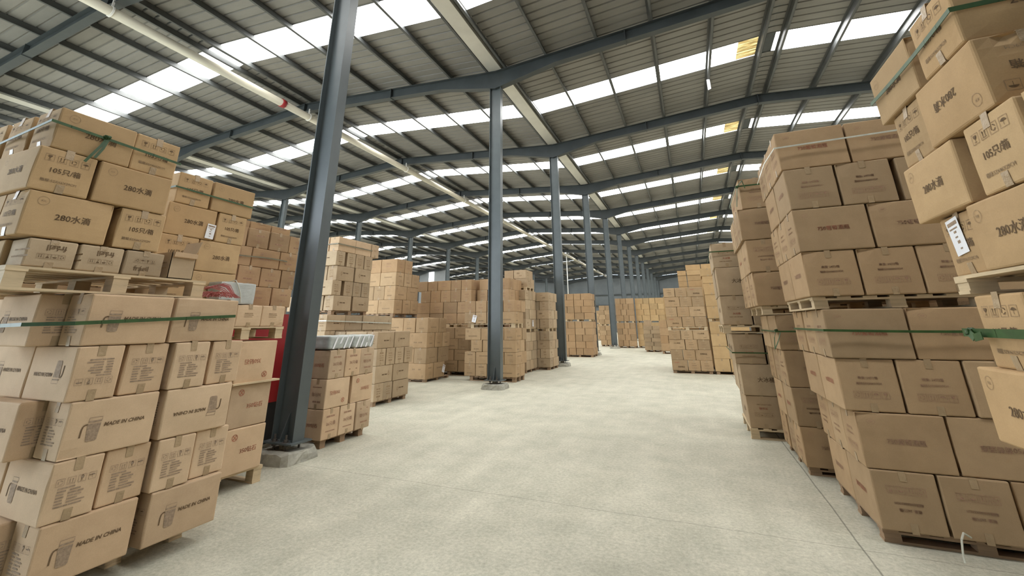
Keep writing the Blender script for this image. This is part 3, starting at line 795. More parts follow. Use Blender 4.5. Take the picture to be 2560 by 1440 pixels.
# S2 / U2
ph = 'stack fifth along on the left'
tier(ph, 'row', 'L', -6.93, 10.62, .075, [('LL', 'SL'), ('SSL', 'LL', dict(gs={0: .03})), ('LL', 'SSS', dict(ff={0: False})), ('SSL', 'LS')], .58, .40, .405)
pallet('brown pallet under the stack fifth along on the left', -8.0, -6.95, 10.66, 11.9, 0, .073, M_WOODD)
ph = 'high load behind the fifth left stack'
tier('lower load behind the fifth left stack', 'row', 'L', -8.12, 10.62, .10, AB(4, a=('SSL', 'LL'), b=('LL', 'SSS')), .58, .39, .405)
tier(ph, 'row', 'L', -8.12, 10.6, 1.83, AB(3, 'B', a=('SSL', 'LL'), b=('LL', 'SSS'))+[('LLS', 'LS', dict(typ='rust'))], .58, .39, .405)
pallet('pallet under the high load behind the fifth left stack', -9.3, -8.14, 10.6, 11.8, 1.735, 1.828, M_WOODD)
pallet('floor pallet behind the fifth left stack', -9.3, -8.14, 10.6, 11.8, 0, .098, M_WOODD, False)
# W3
ph = 'wide wall of cartons left of the second column'
ph = 'carton wall left of the second column'
tier('lower '+ph, 'row', 'L', -6.54, 12.36, .12, AB(4, 'B', a=('LLS', 'SSS'), b=('SLL', 'LL')), .50, .36, .32)
pallet('pallet under the carton wall left of the second column', -7.9, -6.55, 12.38, 13.4, 0, .118, M_WOODD, False)
tier('upper '+ph, 'rust', 'L', -6.5, 12.4, 1.53, [('LLLL', 'SSS', dict(H=.33)), ('LLLL', 'SSS', dict(H=.35)), ('SSSSS', 'LL', dict(H=.38)), ('SSLSL', 'LL', dict(H=.32))], .50, .37, .35)
pallet('pallet in the middle of the carton wall left of the column', -8.5, -6.52, 12.42, 13.5, 1.41, 1.528, M_WOOD)
tier('high load half hidden by the second column', 'rust', 'L', -5.3, 12.7, 1.53, AB(4, 'A', a=('SSS', 'LL'), b=('LL', 'SSS')), .52, .37, .35)
tier('low load half hidden by the second column', 'rust', 'L', -5.3, 12.75, .12, AB(4, 'A', a=('SSS', 'LL'), b=('LL', 'SSS')), .52, .37, .32)
pallet('pallet between the loads half hidden by the second column', -6.4, -5.32, 12.72, 13.5, 1.41, 1.528, M_WOODD, False)
pallet('floor pallet of the load half hidden by the second column', -6.4, -5.32, 12.72, 13.5, 0, .118, M_WOODD, False)
# W4
ph = 'stack behind the second column'
tier('lower '+ph, 'row', 'L', -4.58, 11.42, .125, [('LSSS', 'SS'), ('SSLS', 'LS'), ('LLS', 'SS'), ('SSSL', 'SS')], .50, .345, .318)
pallet('brown pallet under the stack behind the second column', -6.0, -4.6, 11.44, 12.12, 0, .123, M_WOODD)
tier('upper '+ph, 'row', 'L', -4.6, 11.42, 1.525, [('LSSS', 'SS'), ('SLSS', 'LS', dict(typ='rust'))], .50, .345, .318)
pallet('pale pallet between the two loads behind the second column', -6.0, -4.62, 11.44, 12.1, 1.40, 1.523, M_WOOD)
# W5
ph = 'narrow stack past the second column'
tier('lower '+ph, 'two', 'L', -5.08, 13.58, .09, AB(4, 'B', a=('SS', 'LL'), b=('LL', 'SSS')), .50, .345, .288)
pallet('pallet under the narrow stack past the second column', -6.1, -5.1, 13.6, 14.6, 0, .088, M_WOODD)
tier('upper '+ph, 'two', 'L', -5.08, 13.58, 1.355, AB(4, 'A', a=('SS', 'LL'), b=('LL', 'SSS')), .50, .345, .312)
pallet('pallet in the narrow stack past the second column', -6.1, -5.1, 13.6, 14.6, 1.247, 1.353, M_WOOD)
tier('topmost load past the second column', 'two', 'L', -5.12, 13.9, 2.72, [('LS', 'SS'), ('LS', 'SS', dict(xo=-.05))], .45, .35, .30)
pallet('small pallet topping the narrow stack past the second column', -6.0, -5.12, 13.8, 14.6, 2.61, 2.718, M_WOOD)
# W6
ph = 'stack just before the third column'
tier('lower '+ph, 'two', 'L', -4.64, 14.72, .09, AB(4, 'A', a=('LL', 'SSS'), b=('SS', 'LL')), .46, .34, .29)
pallet('pallet under the stack just before the third column', -5.6, -4.66, 14.74, 15.7, 0, .088, M_WOODD)
tier('upper '+ph, 'two', 'L', -4.64, 14.72, 1.36, AB(4, 'B', a=('LL', 'SSS'), b=('SS', 'LL')), .46, .34, .305)
pallet('pallet in the stack just before the third column', -5.6, -4.66, 14.74, 15.7, 1.252, 1.358, M_WOOD)
# G
ph = 'square stack between the third and fourth columns'
ph = 'square stack past the third column'
tier('lower '+ph, 'rust', 'L', -4.42, 20.7, .10, AB(5, 'A', a=('LSSL', 'SSS'), b=('SLLS', 'LL')), .46, .33, .298)
pallet('pallet under the square stack past the third column', -5.7, -4.44, 20.72, 21.7, 0, .098, M_WOODD, False)
tier('upper '+ph, 'rust', 'L', -4.42, 20.7, 1.70, AB(4, 'B', a=('LSSL', 'SSS'), b=('SLLS', 'LL')), .46, .33, .30)
pallet('pallet in the square stack past the third column', -5.7, -4.44, 20.72, 21.7, 1.60, 1.698, M_WOOD, False)
# far loads
def pair(name, typ, side, xa, y0, z, n1, n2, L_, W_, H_, a, b_, zp=.10, mid=.11):
    t = tier('lower '+name, typ, side, xa, y0, zp, AB(n1, 'A', a=a, b=b_), L_, W_, H_)
    fx = sum((L_ if c_ == 'L' else W_) for c_ in a[0]); sy = sum((L_ if c_ == 'L' else W_) for c_ in a[1])
    x0, x1 = (xa-fx, xa) if side == 'L' else (xa, xa+fx)
    pallet('pallet under the '+name, x0+.03, x1-.03, y0+.03, y0+sy, 0, zp-.002, M_WOODD, False)
    if n2:
        pallet('pallet between the loads of the '+name, x0+.03, x1-.03, y0+.03, y0+sy, t+.002, t+mid-.002, M_WOOD, False)
        tier('upper '+name, typ, side, xa, y0, t+mid, AB(n2, 'B', a=a, b=b_), L_, W_, H_)
pair('far stack showing between the third and fourth columns', 'row', 'R', -5.98, 30.7, 0, 4, 4, .42, .34, .31, ('LS', 'SS'), ('SL', 'LS'))
pair('farthest left stack seen past the columns', 'row', 'L', -7.6, 41.0, 0, 5, 4, .5, .4, .27, ('LS', 'SS'), ('SL', 'LS'))
pair('far stack right of the fourth column', 'rust', 'R', -4.56, 29.0, 0, 4, 4, .47, .33, .355, ('SSL', 'LL'), ('LSS', 'SSS'))
pair('far stack seen across the end of the aisle', 'plain', 'R', -3.34, 29.4, 0, 4, 4, .50, .36, .355, ('LSSL', 'SS'), ('SLLS', 'LS'))
tier('grey low far stack at the aisle end', 'bar', 'R', -2.56, 25.3, .10, AB(6, 'A', a=('SL', 'LL'), b=('LS', 'SSS')), .48, .37, .208)
pallet('dark pallet under the grey low far stack', -2.5, -1.72, 25.34, 26.3, 0, .098, M_WOODD, False)
addbox('grey low far stack', 'bar', -2.33, 25.65, 1.35, 'y', .5, .36, .30, 6, 'single carton topping it', flip=False)
pair('far stack left of the care-marked stack', 'rust', 'R', -1.62, 24.0, 0, 4, 0, .5, .38, .37, ('LS', 'SL'), ('SL', 'LS'), .14)
pair('tall far load behind the care-marked stack', 'plain', 'R', -1.62, 30.5, 0, 4, 4, .52, .4, .37, ('LSL', 'SL'), ('SLS', 'LS'))

# ---- right side
ph = 'lower load of the nearest right stack'
pallet('wooden pallet under the nearest right stack', 1.2, 2.2, 1.3, 2.6, 0, .1, M_WOODD, False)
for li, (seq, far, xo) in enumerate((('LLSL', 2.60, .01), ('SSLSS', 2.62, 0), ('SLLL', 2.60, .01), ('LSLS', 2.69, -.02), ('SLLS', 2.61, .012))):
    y = far
    for j_, ch in enumerate(seq):
        d_ = .475 if ch == 'L' else .32; w_ = .32 if ch == 'L' else .475
        addbox(ph, '280', 1.18+xo+w_/2, y-d_/2, .10+li*.302, 'y' if ch == 'L' else 'x', .475, .32, .298, li, 'aisle face, %s from the far end' % ORD[j_], flip=False)
        y -= d_+.01
ph = 'upper load of the nearest right stack'
pallet('pale wooden pallet under the upper load of the nearest right stack', 1.185, 2.1, 1.3, 2.70, 1.617, 1.70, M_WOOD)
for (typ_, y0_, y1_, z_, lay, xo, fl, H_) in (
        ('S', 2.435, 2.735, 1.702, 0, .035, False, .285), ('L', 1.955, 2.43, 1.702, 0, 0, False, .285), ('S', 1.63, 1.95, 1.702, 0, 0, False, .285),
        ('L', 2.375, 2.85, 1.99, 1, 0, False, .303), ('S', 1.965, 2.285, 1.99, 1, .005, False, .303), ('L', 1.48, 1.955, 1.99, 1, .02, False, .303),
        ('S', 2.525, 2.835, 2.296, 2, .02, False, .302), ('L', 2.045, 2.52, 2.296, 2, 0, True, .302),
        ('L', 2.46, 2.92, 2.60, 3, 0, False, .30), ('S', 2.07, 2.395, 2.60, 3, 0, False, .30)):
    Ls = y1_-y0_
    n_ = {2.435: 'farthest', 1.955: 'second from the far end', 1.63: 'third from the far end', 2.375: 'farthest', 1.965: 'second from the far end', 1.48: 'third from the far end', 2.525: 'farthest', 2.045: 'overhanging corner', 2.46: 'farthest', 2.07: 'camera-side corner'}[y0_]
    if typ_ == 'L': addbox(ph, '280', 1.18+xo+.16, (y0_+y1_)/2, z_, 'y', Ls, .32, H_-.004, lay, n_, flip=fl, rz=0)
    else: addbox(ph, '280', 1.18+xo+.2375, (y0_+y1_)/2, z_, 'x', .475, Ls, H_-.004, lay, n_, flip=fl, rz=0)
for (x0_, y0_, z_, ax_, lay, fl) in ((1.52, 2.06, 2.296, 'x', 2, True), (1.68, 1.98, 1.99, 'x', 1, False), (1.68, 2.08, 2.60, 'x', 3, False), (2.17, 2.08, 2.60, 'x', 3, False), (2.02, 2.06, 2.296, 'x', 2, False), (1.68, 1.98, 1.702, 'x', 0, False), (2.17, 1.98, 1.99, 'x', 1, False), (2.17, 1.98, 1.702, 'x', 0, False)):
    addbox(ph, '280', x0_+.2375, y0_+.16, z_, 'x', .475, .32, .298, lay, 'camera face, %s from the aisle' % ('second' if x0_ < 1.9 else 'third'), flip=fl, rz=0)
tier('added second row behind the nearest right stack', '280', 'R', 2.7, 1.9, .10, AB(10, a=('SSS', 'LL'), b=('LL', 'SSS')), .475, .32, .302)  # unseen row added to keep light off the camera-facing cartons
tier('added second row beside the second right stack', '750', 'R', 2.65, 4.4, .10, AB(8, a=('SSS', 'LL'), b=('LL', 'SSS')), .53, .375, .378)  # unseen row added to block light reaching the second right stack
# R2
P3 = ('SSSS', 'LL'); PL = ('LLL', 'SSS')
ph = 'lower load of the second right stack'
tier(ph, '750', 'R', 1.07, 4.30, .09, [P3+(dict(ff={0: True, 1: True}),), PL+(dict(xo=-.01, ff={0: False}),), P3+(dict(xo=-.06, ff={0: False, 1: False}),), PL+(dict(xo=-.07, ff={0: False}),)], .53, .375, .378)
pallet('brown wooden pallet under the second right stack', 1.08, 2.2, 4.34, 5.36, 0, .088, M_WOODD)
ph = 'upper load of the second right stack'
pallet('brown wooden pallet between the two loads of the second right stack', .96, 2.1, 4.34, 5.4, 1.603, 1.70, M_WOOD, bx=False)
tier(ph, '750', 'R', .935, 4.30, 1.703, [P3+(dict(ff={0: False, 1: False, 2: False}),), PL+(dict(ff={0: False, 1: False}, ),), P3+(dict(ff={0: False, 1: False}, gf={1: .03}),), PL+(dict(xo=-.01, ff={0: False}, ),)], .53, .377, .375)
# R3
ph = 'lower load of the third right stack'
tier(ph, '750', 'R', .91, 5.74, .075, [PL+(dict(),), P3+(dict(xo=-.01),), PL+(dict(xo=-.02),), P3+(dict(xo=-.04),)], .53, .375, .376)
pallet('grey wooden pallet under the third right stack', .93, 2.0, 5.76, 6.8, 0, .073, M_WOODD)
ph = 'upper load of the third right stack'
pallet('pale wooden pallet between the two loads of the third right stack', .76, 1.85, 5.76, 6.8, 1.582, 1.68, M_WOOD)
tier(ph, '750', 'R', .72, 5.74, 1.682, [PL, P3+(dict(xo=-.01),), PL+(dict(xo=-.04),), P3+(dict(xo=.02),)], .53, .375, .385)
# R4
ph = 'lower load of the fourth right stack'
tier(ph, 'bucket', 'R', .56, 7.14, .135, [('SSL', 'LL', dict(ff={0: True})), ('LS', 'SSS', dict(xo=-.02, ff={0: False})), ('SSL', 'LL', dict(xo=-.06, ff={0: False}))], .56, .385, .403)
pallet('pale wooden pallet under the fourth right stack', .55, 1.6, 7.14, 8.2, 0, .133, M_WOOD)
ph = 'upper load of the fourth right stack'
pallet('pale wooden pallet between the two loads of the fourth right stack', .40, 1.45, 7.12, 8.2, 1.352, 1.462, M_WOOD)
tier(ph, 'bucket', 'R', .42, 7.14, 1.465, [('SSL', 'LL', dict(gs={0: .03}, ff={0: False})), ('LS', 'SSS', dict(ff={0: False}, xo=.0)), ('SSL', 'LL', dict(xo=-.02, ff={0: False}, H=.37))], .56, .385, .415)
# R5 care marked
ph = 'load of the care-marked stack'
tier('lower '+ph, 'care', 'R', -.75, 15.05, .09, [('LSS', 'SSS', dict(ff={0: False})), ('SSL', 'LL', dict(ff={2: False})), ('LSS', 'SSS', dict(ff={0: False}, xo=-.01)), ('SSL', 'LL', dict(ff={2: False}, H=.27))], .455, .345, .302)
pallet('brown pallet under the care-marked stack right of the aisle', -.74, .4, 15.08, 16.2, 0, .088, M_WOODD)
pallet('pale pallet between the two loads of the care-marked stack', -.76, .42, 15.05, 16.2, 1.267, 1.372, M_WOOD)
tier('upper '+ph, 'care', 'R', -.77, 15.05, 1.375, [('LSS', 'SSS', dict(ff={0: False})), ('SSL', 'LL', dict(ff={2: False})), ('LSS', 'SSS', dict(ff={0: False})), ('SSL', 'LL', dict(ff={2: False}, H=.29))], .46, .345, .308)
# R5b yellow tan
ph = 'yellow-tan stack beside the care-marked one'
tier('lower '+ph, 'plain', 'R', .475, 15.05, .09, AB(4, 'A', a=('SS', 'LL'), b=('LL', 'SSS')), .54, .42, .358)
pallet('brown pallet under the yellow-tan stack beside the care-marked one', .49, 1.5, 15.08, 16.1, 0, .088, M_WOODD, False)
pallet('pallet between the loads of the yellow-tan stack', .47, 1.5, 15.08, 16.1, 1.525, 1.62, M_WOOD, False)
tier('upper '+ph, 'plain', 'R', .46, 15.05, 1.623, [('SS', 'LL'), ('LL', 'SSS'), ('SS', 'LL'), ('LL', 'SSS', dict(H=.22)), ('SS', 'LL', dict(H=.25, xo=-.03))], .54, .42, .36)
# R6 high load behind
tier('lower load behind the care-marked stack', 'plain', 'R', -.3, 16.6, .10, AB(4, 'A', a=('SSL', 'LL'), b=('LLS', 'SSS')), .50, .30, .385)
pallet('floor pallet behind the care-marked stack', -.3, .9, 16.6, 17.6, 0, .098, M_WOODD, False)
pallet('high pallet behind the care-marked stack', -.3, .9, 16.6, 17.6, 1.643, 1.74, M_WOODD, False)
tier('high load behind the care-marked stack', 'plain', 'R', -.3, 16.6, 1.742, [('SSL', 'LL', dict(H=.33)), ('LLS', 'SSS', dict(H=.33)), ('SLS', 'LL', dict(H=.33)), ('SLS', 'LL', dict(H=.2)), ('SLS', 'LL', dict(H=.2)), ('SLS', 'LL', dict(H=.17))], .50, .30, .33)
tier('topmost load behind the care-marked stack', 'plain', 'R', 0.0, 16.62, 3.305, [('LL', 'SSS', dict(H=.20))], .50, .33, .2)

for nm_, sd_, x_, y_ in (('added row behind the nearest left stack', 'L', -6.3, .6), ('added row farther behind the nearest left stack', 'L', -6.3, 2.0), ('added row behind the second left column stack', 'L', -6.3, 14.0),  # rows added as blockers for bluish light showing through the pallet gaps
                        ('added row behind the carton wall', 'L', -7.9, 14.0), ('added row behind the third right stack', 'R', 2.15, 6.1), ('added row behind the fourth right stack', 'R', 1.9, 8.7), ('added row beyond the fourth right stack', 'R', 3.2, 8.6), ('added row beyond the third right stack', 'R', 3.5, 6.1)):
    tier(nm_, 'row', sd_, x_, y_, .10, AB(8, a=('SSS', 'LL'), b=('LL', 'SSS')), .52, .37, .37)
    xa_, xb_ = (x_-1.1, x_) if sd_ == 'L' else (x_, x_+1.1)
    pallet('dark wooden pallet under the '+nm_, xa_+.02, xb_-.02, y_+.02, y_+1.08, 0, .098, M_WOODD, False)

# ---- which cartons does the photograph show, and how large?
def corners(B, g=0):
    hx, hy = (B['L']/2, B['W']/2) if B['ax'] == 'x' else (B['W']/2, B['L']/2)
    return B['x']-hx, B['x']+hx, B['y']-hy, B['y']+hy, B['z'], B['z']+B['H']
vs = []; fs = []
for B in BOX:
    x0, x1, y0, y1, z0, z1 = corners(B); o_ = len(vs)
    vs += [(x, y, z) for z in (z0, z1) for y in (y0, y1) for x in (x0, x1)]
    fs += [tuple(i_+o_ for i_ in f_) for f_ in ((0, 2, 3, 1), (4, 5, 7, 6), (0, 1, 5, 4), (2, 6, 7, 3), (0, 4, 6, 2), (1, 3, 7, 5))]
nb = len(fs)
for k in range(0, 12):
    x, y = XA, YA+k*S; o_ = len(vs)
    vs += [(x+a, y+b_, c_) for c_ in (0, 8.3) for b_ in (-.12, .12) for a in (-.17, .17)]
    fs += [tuple(i_+o_ for i_ in f_) for f_ in ((0, 1, 5, 4), (2, 6, 7, 3), (0, 4, 6, 2), (1, 3, 7, 5))]
bvh = BVHTree.FromPolygons(vs, fs)
SEEN = [0]*len(BOX); org = Vector((0, 0, HC)); st_ = 5
for py in range(2, 1440, st_):
    for px in range(2, 2560, st_):
        d = CF+CR*((px-CAMW['cx'])/CAMW['f'])-CU*((py-CAMW['cy'])/CAMW['f'])
        h = bvh.ray_cast(org, d.normalized())
        if h[2] is not None and h[2] < nb: SEEN[h[2]//6] += 1
rank = sorted(range(len(BOX)), key=lambda q: -SEEN[q])
NIND = 300
chosen = set(q for q in rank[:NIND] if SEEN[q] > 0)
print('BOXES', len(BOX), 'seen', sum(1 for s_ in SEEN if s_), 'smallest chosen', SEEN[rank[NIND-1]] if len(BOX) > NIND else 0)

CART = {}
rest = MB(); rest_mats = list(MCBI.keys())
for q, B in enumerate(BOX):
    if q in chosen:
        fine = SEEN[q]*st_*st_ > 1500
        me, tp = carton_data(B['typ'], B['L'], B['W'], B['H'], B['v'], fine)
        o = link('carton', me, None, (B['x'], B['y'], B['z']))
        rz = (0 if B['ax'] == 'x' else math.pi/2)+B['rz']
        if B['flip']: o.location.z += B['H']; o.rotation_euler = (math.pi, 0, rz)
        else: o.rotation_euler = (0, 0, rz)
        lay = 'layer %s' % ['one', 'two', 'three', 'four', 'five', 'six', 'seven'][B['layer']] if False else LAY[B['layer']]+' layer'
        parts_ = [DESC[B['typ']], lay, B['pos'].replace(' the ', ' '), B['ph']]
        lab = ', '.join(parts_)
        if len(lab.split()) > 16: parts_[3] = parts_[3].replace(' of the ', ' of ').replace(' behind the ', ' behind ').replace(' under the ', ' under ').replace(' by the ', ' by '); lab = ', '.join(parts_)
        if len(lab.split()) > 16: parts_[3] = parts_[3].replace(' the ', ' '); lab = ', '.join(parts_)
        if len(lab.split()) > 16: parts_[0] = 'carton'; lab = ', '.join(parts_)
        if len(lab.split()) > 16: print('LONG', lab); lab = ' '.join(lab.split()[:16])
        tag(o, lab, 'carton', B['ph'].replace('lower ', '').replace('upper ', '') if False else 'cardboard cartons in the pallet stacks')
        if SEEN[q]*st_*st_ > 350:
            for t_ in tp: link('packing_tape', t_, o)
        CART[q] = o
    else:
        x0, x1, y0, y1, z0, z1 = corners(B)
        rest.box(x0+.004, x1-.004, y0+.004, y1-.004, z0, z1-.002, rest_mats.index(TYPES[B['typ']]))
ro = rest.build('carton_pile', [MCBI[k] for k in rest_mats])  # also holds cartons of the added light-blocking rows
tag(ro, 'remaining small, mostly hidden or added brown cartons filling out the pallet stacks', 'carton', None, 'stuff')
labs = {}
for q, o in CART.items(): labs.setdefault(o['label'], []).append(q)
for l_, qs in labs.items():
    if len(qs) > 1: print('SAME', l_, len(qs))

# ---- strapping bands
def strap(label, mat, side, xa, y0, lx, ly, z, width=.022, off=.022, zf=None, zs=None, knot=None, extra=None, fy=None):
    """band round a load: from its far end along the aisle face, round the corner and along the camera face"""
    sx = -1 if side == 'L' else 1
    p = []; n_ = []
    A_ = xa-sx*off
    k = 8
    for j in range(k+1):
        t = j/k; y = y0+ly*(1-t)-off*t
        p.append((A_, y, z+(zs(t) if zs else 0))); n_.append((-sx, 0, 0))
    for j in range(1, k+1):
        t = j/k
        p.append((A_+sx*(off+lx)*t, y0-off-(fy(t) if fy else 0), (p[k][2])+(zf(t) if zf else 0))); n_.append((0, -1, 0))
    n_ = n_[1:]
    o = MB().ribbon(p, n_, width, .003).build('strapping_band', mat)
    tag(o, label, 'strap', 'plastic strapping around the carton loads')
    if knot:
        x, y, z_ = knot
        kb = MB(); r = random.Random(3)
        for a in range(5):
            t = a*1.25; kb.tube([(x+.014*math.cos(t+j), y+.014*math.sin(t*1.3+j), z_+.012*math.sin(j*1.7+t)) for j in range(6)], .007, 6)
        kb.build('knot', mat, o)
        for e in (extra or []):
            MB().ribbon(e, [(-sx, -.3, .1)]*(len(e)-1), width*.9, .003).build('loose_end', mat, o)
    return o
strap('green strap round the top layer of the lower nearest left load', M_GREEN, 'L', -3.53, 1.51, 1.0, .98, 1.575, .022, .03, zs=lambda t: .01-.055*t, zf=lambda t: -.02*t, fy=lambda t: .14*min(1, t/.25))
strap('green knotted strap round the top of the upper nearest left load', M_GREEN, 'L', -3.72, 1.175, 1.0, .76, 2.775, .018, .025, zs=lambda t: -.01+.03*t, zf=lambda t: -.08*t,
      knot=(-3.69, 1.44, 2.79), extra=[[(-3.69, 1.44, 2.78), (-3.685, 1.42, 2.72), (-3.68, 1.385, 2.64), (-3.68, 1.36, 2.58)], [(-3.685, 1.45, 2.785), (-3.675, 1.43, 2.70), (-3.67, 1.40, 2.62)]])
strap('green strap round the tan load behind the nearest left stack', M_GREEN, 'L', -4.50, 2.37, .9, .80, 2.80, .016, .02, zs=lambda t: -.01+.02*t)
strap('brown strap round the load behind the nearest column', M_BSTRAP, 'L', -6.0, 3.85, .9, 1.1, 2.50, .02, .03, zs=lambda t: .01*math.sin(6*t))
strap('brown strap round the high greyish load on the left', M_BSTRAP, 'L', -7.12, 7.15, .9, 1.1, 3.25, .025, .03)
strap('pale strap round the wide row behind the greyish stack', M_WSTRAP, 'L', -7.05, 7.0, .9, 2.1, 1.60, .025, .03, zs=lambda t: -.05+.05*t)
strap('green strap round the top layer of the second right lower load', M_GREEN, 'R', 1.0, 4.28, 1.55, 1.1, 1.435, .018, .03, zs=lambda t: 0, zf=lambda t: -.012*math.sin(3*t))
strap('clear strap round the top layer of the second right upper load', M_WSTRAP, 'R', .925, 4.28, 1.3, 1.1, 3.03, .014, .03, zs=lambda t: .05-.09*abs(t-.5), zf=lambda t: .02*t)
strap('green strap round the third right lower load', M_GREEN, 'R', .87, 5.70, 1.1, 1.05, 1.40, .016, .03, knot=(.86, 5.74, 1.41), extra=[[(.86, 5.72, 1.41), (.82, 5.66, 1.34), (.80, 5.62, 1.22), (.84, 5.60, 1.30), (.88, 5.62, 1.39)]])
strap('green knotted strap high on the third right upper load', M_GREEN, 'R', .74, 5.72, 1.1, 1.05, 3.12, .018, .03, knot=(.72, 5.72, 3.12), extra=[[(.72, 5.70, 3.12), (.70, 5.66, 3.0), (.68, 5.68, 2.86)], [(.72, 5.70, 3.12), (.78, 5.66, 3.18), (.80, 5.66, 3.08)]])
strap('green strap low round the fourth right lower load', M_GREEN, 'R', .50, 7.12, 1.0, 1.1, 1.12, .016, .03, zs=lambda t: -.03*t)
strap('green strap round the fourth right upper load', M_GREEN, 'R', .40, 7.12, 1.0, 1.1, 2.50, .016, .03, zs=lambda t: .03*t)
strap('wide green strap round the top of the nearest right upper load', M_GREEN, 'R', 1.18, 2.07, 1.2, .85, 2.75, .022, .022, zs=lambda t: -.012*math.sin(3*t), knot=None)
strap('wide green strap round the top of the nearest right lower load', M_GREEN, 'R', 1.18, .8, 1.0, 1.88, 1.45, .035, .03, zs=lambda t: .0, knot=(1.15, 2.62, 1.455), extra=[[(1.14, 2.62, 1.455), (1.13, 2.56, 1.43), (1.13, 2.50, 1.44)]])

# ---- paper labels stuck on cartons (children of their carton)
def paper(pos, nrm, w_, h_, tilt=0, lines=True):
    best = None
    P = Vector(pos)
    for q, o in CART.items():
        x0, x1, y0, y1, z0, z1 = corners(BOX[q])
        d = Vector((max(x0-P.x, 0, P.x-x1), max(y0-P.y, 0, P.y-y1), max(z0-P.z, 0, P.z-z1))).length
        if best is None or d < best[0]: best = (d, q)
    o = CART[best[1]]; n_ = Vector(nrm).normalized(); up = Vector((0, 0, 1)); rt = up.cross(n_).normalized()
    up2 = (math.cos(tilt)*up+math.sin(tilt)*rt); rt2 = up2.cross(n_).normalized()
    x0, x1, y0, y1, z0, z1 = corners(BOX[best[1]])
    if abs(n_.x) > .5: P.x = (x1 if n_.x > 0 else x0)+n_.x*.014
    else: P.y = (y0 if n_.y < 0 else y1)+n_.y*.014
    m_ = MB(); m_.obb(P, rt2*w_/2, up2*h_/2, n_*.0006)
    if lines:
        for f_, a, b_, t in ((.36, -.4, .4, .05), (.22, -.36, .3, .02), (.12, -.1, .12, .03), (-.02, -.12, .1, .02), (-.16, -.08, .14, .04), (-.34, -.05, .12, .02)):
            m_.obb(P+n_*.001+up2*h_*f_+rt2*w_*(a+b_)/2, rt2*w_*(b_-a)/2, up2*h_*t, n_*.0003, 1)
    ob = m_.build('paper_label', [M_PAPER, INK['jug']])
    ob.parent = o; ob.matrix_parent_inverse = (Matrix.Translation(o.location) @ o.rotation_euler.to_matrix().to_4x4()).inverted()
    ob['label'] = 'white paper label'
bpy.context.view_layer.update()
paper((-4.50, 2.76, 2.44), (1, 0, 0), .085, .15, .06)
paper((1.19, 2.60, 1.88), (-1, 0, 0), .10, .17, -.12)
paper((-6.93, 11.55, .28), (1, 0, 0), .14, .21, .35)
paper((-5.86, 11.42, 1.66), (0, -1, 0), .13, .20, .25)
paper((-5.08, 14.25, 1.52), (1, 0, 0), .12, .2, 0)
paper((-6.0, 4.30, 1.95), (1, 0, 0), .11, .17, .05)
paper((-5.9, 30.7, .4), (0, -1, 0), .13, .24, 0, False)

# ---- odds and ends
# rounded lump helper
def lump(name, mat, x0, x1, y0, y1, z0, z1, seed=1, rough=.02, rad=.05, parent=None, n=10, smooth=True):
    r = random.Random(seed); hx, hy, hz = (x1-x0)/2, (y1-y0)/2, (z1-z0)/2; C_ = Vector(((x0+x1)/2, (y0+y1)/2, (z0+z1)/2))
    rad = min(rad, hz*.9, hx*.9, hy*.9); m_ = MB(); vid = {}
    ph_ = [r.uniform(0, 6) for _ in range(6)]
    def V(p):
        k = tuple(round(c_, 4) for c_ in p)
        if k not in vid:
            q = Vector((max(-hx+rad, min(hx-rad, p[0])), max(-hy+rad, min(hy-rad, p[1])), max(-hz+rad, min(hz-rad, p[2]))))
            d = Vector(p)-q; s_ = q+(d.normalized()*rad if d.length > 1e-9 else d)
            nn = (s_-q*0).normalized()
            w_ = rough*(math.sin(s_.y*37+ph_[0])*math.sin(s_.z*31+ph_[1])+.6*math.sin(s_.x*43+s_.y*23+ph_[2])+.5*r.uniform(-1, 1))
            s_ = s_+nn*w_*(1 if s_.z > -hz+.01 else 0)
            vid[k] = len(m_.v); m_.v.append(tuple(s_))
        return vid[k]
    H_ = (hx, hy, hz)
    for na, ua, wa in ((0, 1, 2), (1, 2, 0), (2, 0, 1)):
        for sg in (-1, 1):
            for a in range(n):
                for b_ in range(n):
                    q = []
                    for da, db in ((0, 0), (1, 0), (1, 1), (0, 1)):
                        p = [0, 0, 0]; p[na] = sg*H_[na]; p[ua] = (-1+2*(a+da)/n)*H_[ua]; p[wa] = (-1+2*(b_+db)/n)*H_[wa]; q.append(V(p))
                    m_.f.append(tuple(q) if sg > 0 else tuple(reversed(q))); m_.m.append(0)
    return m_.build(name, mat, parent, smooth, C_)
# wrapped bundles on the low stack
for q, (ya, yb) in enumerate(((4.66, 5.08), (5.10, 5.56))):
    b_ = lump('wrapped_bundle', M_WRAP, -5.0, -4.58, ya, yb, 1.19, 1.37, 11+q, .006, .03, None, 12)
    tag(b_, 'white film-wrapped bundle on the low stack, %s the nearest column' % ('right beside' if q == 0 else 'farther from'), 'bundle', 'wrapped bundles on the low stack')
    cs = MB()
    for j in range(4):
        y = ya-b_.location.y+.05+j*.10; cs.add([(.212, y, -.08), (.216, y+.07, .085), (.216, y+.095, .08), (.212, y+.03, -.085)], [(0, 1, 2, 3), (3, 2, 1, 0)])
    cs.build('film_fold', M_PAPER, b_)
tag(lump('wrapped_bale', M_BALE, -4.475, -4.28, 2.84, 3.22, 1.722, 1.935, 5, .0012, .010, None, 14, False), 'grey wrapped bale on the small cartons left of the nearest column', 'bale')
tag(MB().tube([(-4.28, 2.98, 1.955), (-4.262, 3.0, 1.91), (-4.262, 3.04, 1.83), (-4.262, 3.06, 1.735)], .005).tube([(-4.28, 2.98, 1.955), (-4.36, 2.98, 1.945), (-4.46, 2.98, 1.945)], .005).build('twine', M_WSTRAP), 'pale twine tied over the grey wrapped bale', 'twine')
